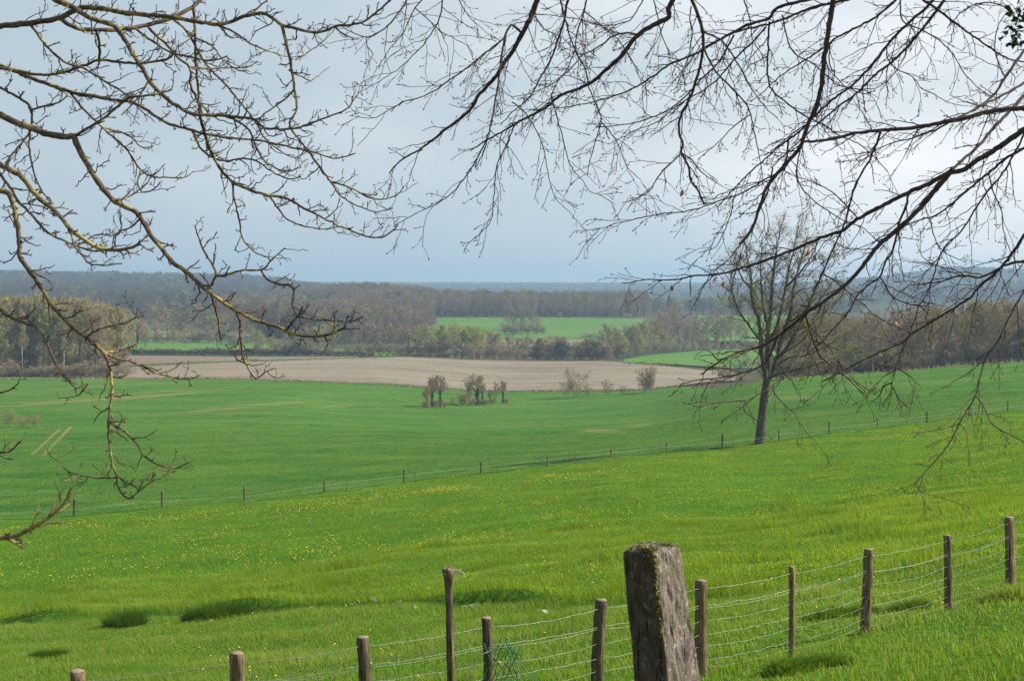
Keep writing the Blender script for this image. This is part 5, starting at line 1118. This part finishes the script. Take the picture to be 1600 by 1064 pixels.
def far_fence():
    base = np.array([0, 126.0, float(H(0, 126.0))])
    root = empty('field_fence', base, 'distant fence of evenly spaced grey wooden posts between the meadow and the wheat', 'fence'); tp = []
    for i, (px, b, t) in enumerate(FAR):
        Y = float(yfar(px)) + .3; x = (px - CX) / F * Y; a = np.array([x, Y, float(H(x, Y))]); c = a + np.array([float(RNG.normal(0, .03)), 0, (b - t) / F * Y + .05]); tp.append((a, c))
        V, po = post_mesh(a, c, .066 + .02 * RNG.random(), 120 + i); mk('post', V, po, [M['post'], M['postcut']], root, smooth=True, loc=base)
    for h in (.88, .62, .36):
        W = np.array([a + (b - a) * h + np.array([0, -.14, 0]) for a, b in tp]); Wf = np.concatenate([W[:-1], .5 * (W[1:] + W[:-1]) - [0, 0, .03]], 1).reshape(-1, 3); Wf = np.concatenate([Wf, W[-1:]])
        o = MB(); o.tube(Wf, np.full(len(Wf), .0016), 4); o.build('wire', [M['wire']], root, loc=base)
far_fence()
STK = [(-380, 862), (-220, 848), (-60, 833), (80, 822), (227, 812), (380, 795), (540, 771), (647, 751), (777, 750), (898, 732), (1029, 716), (1146, 698), (1250, 690), (1341, 680), (1433, 672), (1520, 662), (1620, 650), (1740, 632)]
def tape_fence():
    base = np.array([0, 121.0, float(H(0, 121.0))]); root = empty('electric_fence', base, 'thin white electric tape on slim stakes running just before the distant post fence', 'fence'); tp = []
    for i, (px, b) in enumerate(STK):
        Y = float(yfar(px)) - 3.2; x = (px - CX) / F * Y; a = np.array([x, Y, float(H(x, Y))]); c = a + np.array([.02, 0, .85 + .15 * RNG.random()]); tp.append((a, c))
        o = MB(); o.tube(np.array([a - [0, 0, .2], (a + c) / 2, c]), np.array([.026, .024, .022]), 6); o.build('stake', [M['post']], root, loc=base)
    for h, r in ((.80, .0048), (.42, .0020)):
        W = np.array([a + (b - a) * h + np.array([0, -.04, 0]) for a, b in tp]); o = MB(); o.tube(W, np.full(len(W), r), 4); o.build('tape', [M['tape']], root, loc=base)
tape_fence()
# ------------------------------------------------------------------ grass, flowers, leaves
class VN:
    def __init__(s, seed, cell): s.g = np.random.default_rng(seed).random((256, 256)); s.c = cell
    def __call__(s, x, y):
        fx = x / s.c + 97.3; fy = y / s.c + 31.7; i = np.floor(fx).astype(int); j = np.floor(fy).astype(int); a = fx - i; b = fy - j
        a = a*a*(3-2*a); b = b*b*(3-2*b); g = lambda u, v: s.g[u % 256, v % 256]
        return (g(i, j)*(1-a) + g(i+1, j)*a)*(1-b) + (g(i, j+1)*(1-a) + g(i+1, j+1)*a)*b
n1, n2, n3 = VN(1, 1.1), VN(2, 4.0), VN(3, .35)
def tufty(px): return np.interp(px, TUFTP, TUFTY)
def blades(name, n, r0, r1, az, hfun, w, lo, hi, material, label, seed, simple=False, dark=.55):
    rng = np.random.default_rng(seed)
    a = np.radians(rng.uniform(-az, az, n)); r = np.sqrt(rng.uniform(r0**2, r1**2, n)); x = np.sin(a) * r; y = np.cos(a) * r
    px = CX + F * x / y; k = (y > lo(px)) & (y < hi(px)); x, y, px = x[k], y[k], px[k]
    h = hfun(x, y, px, rng); k = h > .012; x, y, h = x[k], y[k], h[k]; n = len(x)
    z = H(x, y) + .01; yaw = rng.random(n) * 6.28; ln = rng.uniform(.15, .75, n) * h
    ld = rng.normal(-.35, .9, n); lean = np.stack([np.cos(ld) * ln * -1, np.sin(ld) * ln, np.zeros(n)], -1)
    sd = np.stack([np.cos(yaw), np.sin(yaw), np.zeros(n)], -1) * (w * rng.uniform(.6, 1.3, n))[:, None] * .5
    B = np.stack([x, y, z], -1); up = np.array([0, 0, 1.0])
    tip = B + up * (h * .95)[:, None] + lean
    if simple: V = np.stack([B - sd, B + sd, tip], 1); q = [(np.arange(n)[:, None] * 3 + np.arange(3)[None], 0)]; c = 3
    else:
        mid = B + up * (h * .58)[:, None] + lean * .32
        V = np.stack([B - sd, B + sd, mid + sd * .75, mid - sd * .75, tip], 1); o = np.arange(n)[:, None] * 5; q = [(o + np.array([[0, 1, 2, 3]]), 0), (o + np.array([[3, 2, 4]]), 0)]; c = 5
    o = mk(name, V, q, M[material], attrs={'var': np.repeat(rng.random(n) - dark * (.9 * np.exp(-(np.clip(y - tufty(CX + F * x / y) - .2, -9, 99) / .55) ** 2) * (CX + F * x / y < 1010) + np.clip(n1(x * .6 + 9, y * .6) - .60, 0, 1) * 3.2 + np.clip(n1(x * .22 + 40, y * .22 + 9) - .55, 0, 1) * 1.6), c), 'dry': np.repeat(rng.random(n), c)}, smooth=not simple)  # blades along the grazing edge darkened: the ledge's shade put into their colour
    return tag(o, label, 'grass', None, 'stuff')
def h_meadow(x, y, px, rng):
    d = y - tufty(px); band = np.exp(-(np.clip(d - .5, -9, 99) / .75) ** 2) * (px < 1010)
    clump = n1(x, y) * .6 + n2(x, y) * .4
    h = .075 + .26 * np.clip(clump - .34, 0, 1) + 1.0 * np.clip(n1(x * .6 + 9, y * .6) - .66, 0, 1) + .12 * np.clip(n3(x, y) - .55, 0, 1)
    return (.88 * h + band * (.08 + .34 * np.clip(n1(x * .45 + 3, y * .2) - .2, 0, 1))) * rng.uniform(.6, 1.15, len(x))
def h_short(x, y, px, rng):
    return (.06 + .14 * np.clip(n1(x, y) - .3, 0, 1) + .5 * np.clip(n1(x * .8 + 4, y * .8 + 7) - .66, 0, 1) + .12 * np.clip(n3(x, y) - .5, 0, 1)) * rng.uniform(.6, 1.2, len(x))
def h_bank(x, y, px, rng):
    d = ynear(px) - y; foot = np.exp(-(d / .5) ** 2)
    return (.07 + .12 * np.clip(n1(x, y) - .25, 0, 1) + foot * .16 * np.clip(n1(x + 5, y) - .25, 0, 1)) * rng.uniform(.6, 1.25, len(x))
inf = lambda q: np.full(q.shape, 999.)
blades('bank_grass', 110000, 9, 27, 29, h_bank, .010, lambda q: np.full(q.shape, 9.), ynear, 'bankgrass', 'pale short grass on the near side of the post and wire fence', 1)
blades('bank_grass', 9000, 2, 9, 50, h_bank, .010, lambda q: np.zeros(q.shape), ynear, 'bankgrass', 'short grass around the foot of the big square post', 2)
blades('meadow_grass', 480000, 13, 56, 28, h_short, .010, ynear, tufty, 'bankgrass', 'short grazed grass just beyond the post and wire fence', 3)
blades('meadow_grass', 370000, 20, 62, 28, h_meadow, .0125, lambda q: np.maximum(ynear(q), tufty(q)), inf, 'grass', 'lush long meadow grass', 4)
blades('meadow_grass', 400000, 60, 172, 27, h_meadow, .030, lambda q: np.full(q.shape, 60.), lambda q: yfar(q) + .3, 'grass', 'lush meadow grass running down to the distant fence', 5, simple=True)
blades('wheat_blades', 270000, 99, 235, 26, lambda x, y, px, r: (.10 + .12 * n2(x, y)) * r.uniform(.6, 1.2, len(x)), .055, lambda q: yfar(q) + .8, lambda q: np.full(q.shape, 235.), 'wheatblade', 'short young wheat beyond the distant post fence', 6, simple=True)
def margin(name, xs, Ys, n, spread, h, material, label, seed):
    rng = np.random.default_rng(seed); px = rng.uniform(xs[0], xs[-1], n); Y = np.interp(px, xs, Ys) + rng.normal(0, spread, n) * (1 + 2 * (np.sin(px / 23 + seed) > .6)); x = (px - CX) / F * Y
    dens = .5 + .5 * np.sin(px / 9.0 + 2 * np.sin(px / 31)); k = rng.random(n) < .35 + .65 * dens; x, Y, px = x[k], Y[k], px[k]; n = len(x)
    hh = h * rng.uniform(.4, 1.3, n); a = rng.random(n) * 6.28; sd = np.stack([np.cos(a), np.sin(a), 0 * a], -1) * .09; B = np.stack([x, Y, H(x, Y) + .1], -1); tip = B + np.stack([rng.normal(0, .15, n), rng.normal(0, .15, n), hh], -1)
    V = np.stack([B - sd, B + sd, tip], 1)
    tag(mk(name, V, [(np.arange(n)[:, None] * 3 + np.arange(3)[None], 0)], material, attrs={'var': np.repeat(rng.random(n), 3), 'dry': np.repeat(rng.random(n), 3)}), label, 'grass', None, 'stuff')
margin('field_margin_grass', PLOUGH0[0], [a + .5 for a in PLOUGH0[1]], 9000, 1.0, .45, M['twig_warm'], 'ragged dry grass along the near edge of the ploughed field', 1)
margin('field_margin_grass', [170, 300, 560, 640, 800, 930, 1000, 1080, 1150], [530, 560, 610, 640, 642, 640, 606, 575, 560], 7000, 1.6, .7, M['leaf_olive'], 'rough olive grass along the far edge of the ploughed field', 2)
margin('field_margin_grass', [640, 1010], [1155, 1155], 4000, 2.5, 1.2, M['leaf_olive'], 'rough grass under the trees at the top of the distant green field', 3)
margin('crest_margin_grass', [1190, 1860], [338, 336], 2500, 2.5, .35, M['leaf_olive'], 'rough grass where the wheat meets the wood on the right', 4)
# darker rank tussocks
def tussock(px, py, w, d, h, label, seed, mname='tuftgrass', n=2600, tone=.0):
    if px > 1000 or py > 1000: h *= .8; tone = -.6
    rng = np.random.default_rng(seed); x0, Y0 = hit(px, py); 
    a = rng.random(n) * 6.28; r = np.sqrt(rng.random(n)); nc = 6; ci = rng.integers(0, nc, n); co_ = rng.uniform(-1, 1, (nc, 2)) * .75; cs = rng.uniform(.35, .8, nc)
    h = (h * rng.uniform(.65, 1.2, nc))[ci]
    x = x0 + (co_[ci, 0] + np.cos(a) * r * cs[ci]) * w; y = Y0 + (co_[ci, 1] + np.sin(a) * r * cs[ci]) * d
    hh = h * (1 - .55 * r ** 2) * rng.uniform(.6, 1.1, n); z = H(x, y); out = np.stack([np.cos(a), np.sin(a), np.zeros(n)], -1) * (r * hh * .95)[:, None] + rng.normal(0, .05, (n, 3)) * np.array([1, 1, 0])
    yaw = rng.random(n) * 6.28; sd = np.stack([np.cos(yaw), np.sin(yaw), np.zeros(n)], -1) * .006
    B = np.stack([x, y, z], -1); up = np.array([0, 0, 1.]); mid = B + up * (hh * .6)[:, None] + out * .35; tip = B + up * hh[:, None] * .95 + out
    V = np.stack([B - sd, B + sd, mid + sd * .8, mid - sd * .8, tip], 1); o = np.arange(n)[:, None] * 5
    ob = mk('grass_tussock', V, [(o + np.array([[0, 1, 2, 3]]), 0), (o + np.array([[3, 2, 4]]), 0)], M[mname], attrs={'var': np.repeat(rng.random(n) * .6 - tone, 5), 'dry': np.repeat(rng.random(n) * .9, 5)}, smooth=True, loc=np.array([x0, Y0, float(H(x0, Y0))]))
    return tag(ob, label, 'grass tussock')
tussock(192, 977, .50, .35, .62, 'rounded dark grass tussock, leftmost of the two on the old grazing edge', 1)
tussock(318, 970, .55, .35, .60, 'wide dark grass tussock beside a rounded one on the grazing edge', 2)
tussock(366, 964, .45, .25, .48, 'low dark grass tussock just right of the wide dark one', 8)
tussock(72, 1030, .35, .25, .40, 'small dark tussock in the short grass near the lower left corner', 3)
tussock(1245, 1052, .45, .3, .26, 'rank dark tussock in front of the thinnest fence post', 4)
tussock(1330, 972, .5, .25, .26, 'dark tussock at the foot of the wires between two right-hand posts', 5)
tussock(1440, 958, .45, .22, .26, 'dark tussock against the foot of the third post from the right', 6)
tussock(1578, 945, .45, .25, .36, 'tall grass tussock hiding the foot of the rightmost fence post', 7, 'bankgrass')
tussock(1290, 1042, .3, .25, .22, 'small rank tussock on the bank right of the darker one', 9)
# dandelions
def flower_mesh(sc=1.0):
    rng = np.random.default_rng(2); a = np.arange(10) * .6283; r = .024 * sc
    o = MB()
    ring = np.stack([np.cos(a) * r, np.sin(a) * r, np.full(10, .160)], -1); ring2 = np.stack([np.cos(a) * r * .6, np.sin(a) * r * .6, np.full(10, .160 + r * .42)], -1); low = np.stack([np.cos(a) * r * .3, np.sin(a) * r * .3, np.full(10, .160 - r * .4)], -1)
    V = np.concatenate([low, ring, ring2, [[0, 0, .160 + r * .5]]]); i = np.arange(10); j = (i + 1) % 10
    o.add(V, np.concatenate([np.stack([i, j, j + 10, i + 10], -1), np.stack([i + 10, j + 10, j + 20, i + 20], -1)]), 0); o.add(V[20:], np.stack([i, j, np.full(10, 10)], -1), 0)
    V, q = tubes(np.array([[[0, 0, -.02], [.004, 0, .08], [0, 0, .156]]]), np.array([[.0028, .0026, .0024]]), 4); o.add(V, q, 1)
    return o
def flowers():
    rng = np.random.default_rng(12); pts = []
    def spot(n, x0, x1, y0, y1, sx, sy):
        for _ in range(n):
            cx, cy = rng.uniform(x0, x1), rng.uniform(0, 1); cy = y0(cx) + (y1(cx) - y0(cx)) * cy
            for _ in range(int(rng.integers(1, 7))): pts.append((cx + rng.normal(0, sx), cy + rng.normal(0, sy)))
    ff = lambda q: np.interp(q, [-100, 112, 380, 630, 856, 1043, 1219, 1450, 1577, 1700], [832, 812, 792, 766, 742, 716, 697, 670, 655, 640])
    spot(190, -60, 900, lambda q: ff(q) + 2, lambda q: ff(q) + 14, 9, 2.2)
    spot(60, 500, 760, lambda q: ff(q) + 1, lambda q: ff(q) + 9, 12, 1.6)
    spot(90, 850, 1640, lambda q: ff(q) + 2, lambda q: ff(q) + 11, 10, 2)
    spot(60, 1380, 1640, lambda q: ff(q) + 1, lambda q: ff(q) + 8, 12, 1.6)
    spot(80, -60, 560, lambda q: ff(q) + 12, lambda q: ff(q) + 100, 14, 4)
    spot(45, 300, 820, lambda q: ff(q) + 15, lambda q: ff(q) + 110, 14, 5)
    spot(55, 800, 1640, lambda q: ff(q) + 10, lambda q: ff(q) + 110, 16, 5)
    spot(90, -60, 1640, lambda q: ff(q) + 60, lambda q: ff(q) + 190, 18, 8)
    spot(8, 300, 1000, lambda q: 1000, lambda q: 1064, 25, 12)
    spot(16, 1150, 1600, lambda q: 860, lambda q: 960, 22, 10)
    W = []
    for px, py in pts:
        if py > 1075: continue
        x, Y = hit(px, py + 3)
        if Y > 13 and Y < 175 and (Y > ynear(px) + .2): W.append((x, Y))
    W = np.array(W); W = W[np.argsort(W[:, 1])]; z = H(W[:, 0], W[:, 1])
    me = hide_mesh(flower_mesh(), 'dandelion', [M['petal'], M['leaf_green']])
    for (x, y), zz in zip(W[:300], z[:300]):
        o = bpy.data.objects.new('dandelion', me); COL.objects.link(o); o.location = (x, y, zz + rng.uniform(-.05, .03)); s = float(rng.uniform(.65, 1.0)); o.scale = (s, s, 1); o.rotation_euler = (rng.normal(.25, .25), rng.normal(0, .25), rng.random() * 6)
        tag(o, 'yellow dandelion flower in the nearer part of the green meadow', 'dandelion', 'dandelions in the nearer meadow')
    rest = W[300:]; zr = z[300:]; src = flower_mesh(1.3); V0 = np.concatenate(src.V); o = MB(); n = len(rest); m = len(V0)
    V = V0[None] * np.array([1, 1, 1.]) * np.concatenate([rng.uniform(.8, 1.3, (n, 1, 2)), np.ones((n, 1, 1))], 2).repeat(1, 1) + np.stack([rest[:, 0], rest[:, 1], zr + rng.uniform(-.03, .05, n)], -1)[:, None]
    polys = [((q[None] + (np.arange(n) * m)[:, None, None]).reshape(-1, q.shape[1]), mi) for q, mi in src.Pl]
    tag(mk('dandelion_drift', V, polys, [M['petal'], M['leaf_green']]), 'drifts of small yellow dandelions towards the distant fence', 'dandelions', None, 'stuff')
flowers()
def dock(px, py, s, label, seed):
    rng = np.random.default_rng(seed); x, Y = hit(px, py); g = np.array([x, Y, float(H(x, Y))]); o = MB(); n = int(rng.integers(5, 9))
    for k in range(n):
        a = rng.random() * 6.28; el = rng.uniform(.35, 1.2); L = s * rng.uniform(.6, 1.1); d = np.array([math.cos(a) * math.cos(el), math.sin(a) * math.cos(el), math.sin(el)]); sd = norm(np.cross(d, [0, 0, 1.]) + rng.normal(0, .25, 3))
        t = np.linspace(0, 1, 7)[:, None]; w = np.sin(np.clip(t * 1.05, 0, 1) * math.pi) ** .8 * L * .2 + .003; mid = d * L * t + np.array([0, 0, -.35 * L]) * t ** 2.2; nn = np.cross(sd, d)
        V = np.concatenate([mid - sd * w, mid - nn * w * .3, mid + sd * w]); i = np.arange(6)
        o.add(V, np.concatenate([np.stack([i, i+1, i+8, i+7], -1), np.stack([i+7, i+8, i+15, i+14], -1)]), 0, rng.random())
    ob = o.build('dock_plant', [M['dock']], smooth=True); ob.location = Vector([float(c) for c in g]); tag(ob, label, 'weed')
for i, (px, py, s, lab) in enumerate([(404, 966, .22, 'broad-leaved dock plant just right of the low dark tussock'), (484, 958, .22, 'broad-leaved dock plant on the grazing edge, second from the left'), (546, 954, .26, 'broad-leaved dock plant with an upright pale leaf'), (563, 950, .30, 'largest pale-leaved dock plant of the cluster on the grazing edge'),
                                      (588, 947, .30, 'tall dock plant with pale upper leaf in the cluster'), (622, 950, .32, 'dock plant with one reddish upright leaf left of the tall stake'), (652, 957, .2, 'low dock plant closest to the tall stake on its left side'), (740, 951, .36, 'big grey-leaved dock plant right of the tall stake'), (858, 954, .28, 'yellowish dock plant left of the post before the square one'), (1487, 962, .24, 'leafy weed at the foot of the second post from the right')]):
    dock(px, py, s, lab, 60 + i)

# ------------------------------------------------------------------ air, sky, sun, camera
def haze():
    x0, x1, y0, y1, z0, z1 = -6900, 6900, -6900, 6900, float(ZMIN) - 1.0, 56.0
    V = [(x, y, z) for x in (x0, x1) for y in (y0, y1) for z in (z0, z1)]
    q = [(0, 1, 3, 2), (4, 6, 7, 5), (0, 4, 5, 1), (2, 3, 7, 6), (0, 2, 6, 4), (1, 5, 7, 3)]
    m, nt = mat('haze'); n = N(nt)
    v = n('ShaderNodeVolumePrincipled', {'Color': (.43, .63, .80, 1), 'Density': HAZE, 'Anisotropy': .2})
    n('ShaderNodeOutputMaterial', {'Volume': v.outputs[0]})
    tag(mk('haze', V, [(np.array(q), 0)], m), 'pale blue spring haze', 'haze', None, 'stuff')
HAZE = 2.4e-4
haze()
def world():
    w = bpy.data.worlds.new('World'); S.world = w; w.use_nodes = True; nt = w.node_tree; nt.nodes.clear(); n = N(nt)
    sky = n('ShaderNodeTexSky', sky_type='NISHITA', sun_disc=False, sun_elevation=SUN_EL, sun_rotation=SUN_AZ, air_density=1.2, dust_density=2.5)
    d = n('ShaderNodeTexCoord').outputs['Generated']
    x = n('ShaderNodeSeparateXYZ', {0: d}).outputs[0]
    a = n.noise(n('ShaderNodeMapping', {'Vector': d, 'Scale': (2.2, 2.2, 6.0), 'Rotation': (0, .12, 0), 'Location': (.35, .1, .3)}).outputs[0], 1.7, 5, .5, .3)
    z = n('ShaderNodeSeparateXYZ', {0: d}).outputs[2]
    f = n.math('ADD', n.math('MULTIPLY', n.math('SUBTRACT', a, .5), 1.4), n.math('ADD', n.math('MULTIPLY', x, 1.35), n.math('ADD', n.math('MULTIPLY', z, .9), .24)), True)
    c = n.ramp(f, [(0, (.345, .420, .470)), (.35, (.405, .472, .515)), (.65, (.555, .595, .622)), (1, (.78, .77, .78))])
    b1 = n('ShaderNodeBackground', {'Color': sky.outputs[0], 'Strength': .10}).outputs[0]
    b2 = n('ShaderNodeBackground', {'Color': c, 'Strength': 1.0}).outputs[0]
    n('ShaderNodeOutputWorld', {'Surface': n('ShaderNodeMixShader', {0: n.math('MAXIMUM', .12, n.math('SUBTRACT', 1.08, n.math('MULTIPLY', n.math('ABSOLUTE', z), 1.25)), True), 1: b1, 2: b2}).outputs[0]})
world()
sun = bpy.data.lights.new('sun', 'SUN'); sun.energy = 4.9; sun.angle = math.radians(.6); sun.color = (1.0, .95, .86)
so = bpy.data.objects.new('sun', sun); COL.objects.link(so)
to = Vector((math.sin(SUN_AZ) * math.cos(SUN_EL), math.cos(SUN_AZ) * math.cos(SUN_EL), math.sin(SUN_EL)))
so.rotation_euler = to.to_track_quat('Z', 'Y').to_euler(); so.location = (30, 5, 40)
cam = bpy.data.cameras.new('camera'); cam.sensor_width = 36; cam.lens = 36 * F / 1600; cam.clip_start = .1; cam.clip_end = 30000
cam.dof.use_dof = True; cam.dof.focus_distance = 11.0; cam.dof.aperture_fstop = 13.0
co = bpy.data.objects.new('camera', cam); COL.objects.link(co); co.location = (0, 0, EYE); co.rotation_euler = (math.pi / 2 - PIT, 0, 0)
S.camera = co
S.view_settings.view_transform = 'Standard'; S.view_settings.look = 'None'; S.view_settings.exposure = 0.58; S.view_settings.gamma = 1.0
S.cycles.use_denoising = True; S.cycles.denoiser = 'OPENIMAGEDENOISE'; S.cycles.denoising_input_passes = 'RGB_ALBEDO_NORMAL'; S.cycles.denoising_prefilter = 'NONE'; S.cycles.max_bounces = 6; S.cycles.volume_bounces = 0; S.cycles.use_adaptive_sampling = True; S.cycles.adaptive_threshold = .004
S.cycles.sample_clamp_indirect = 6.0
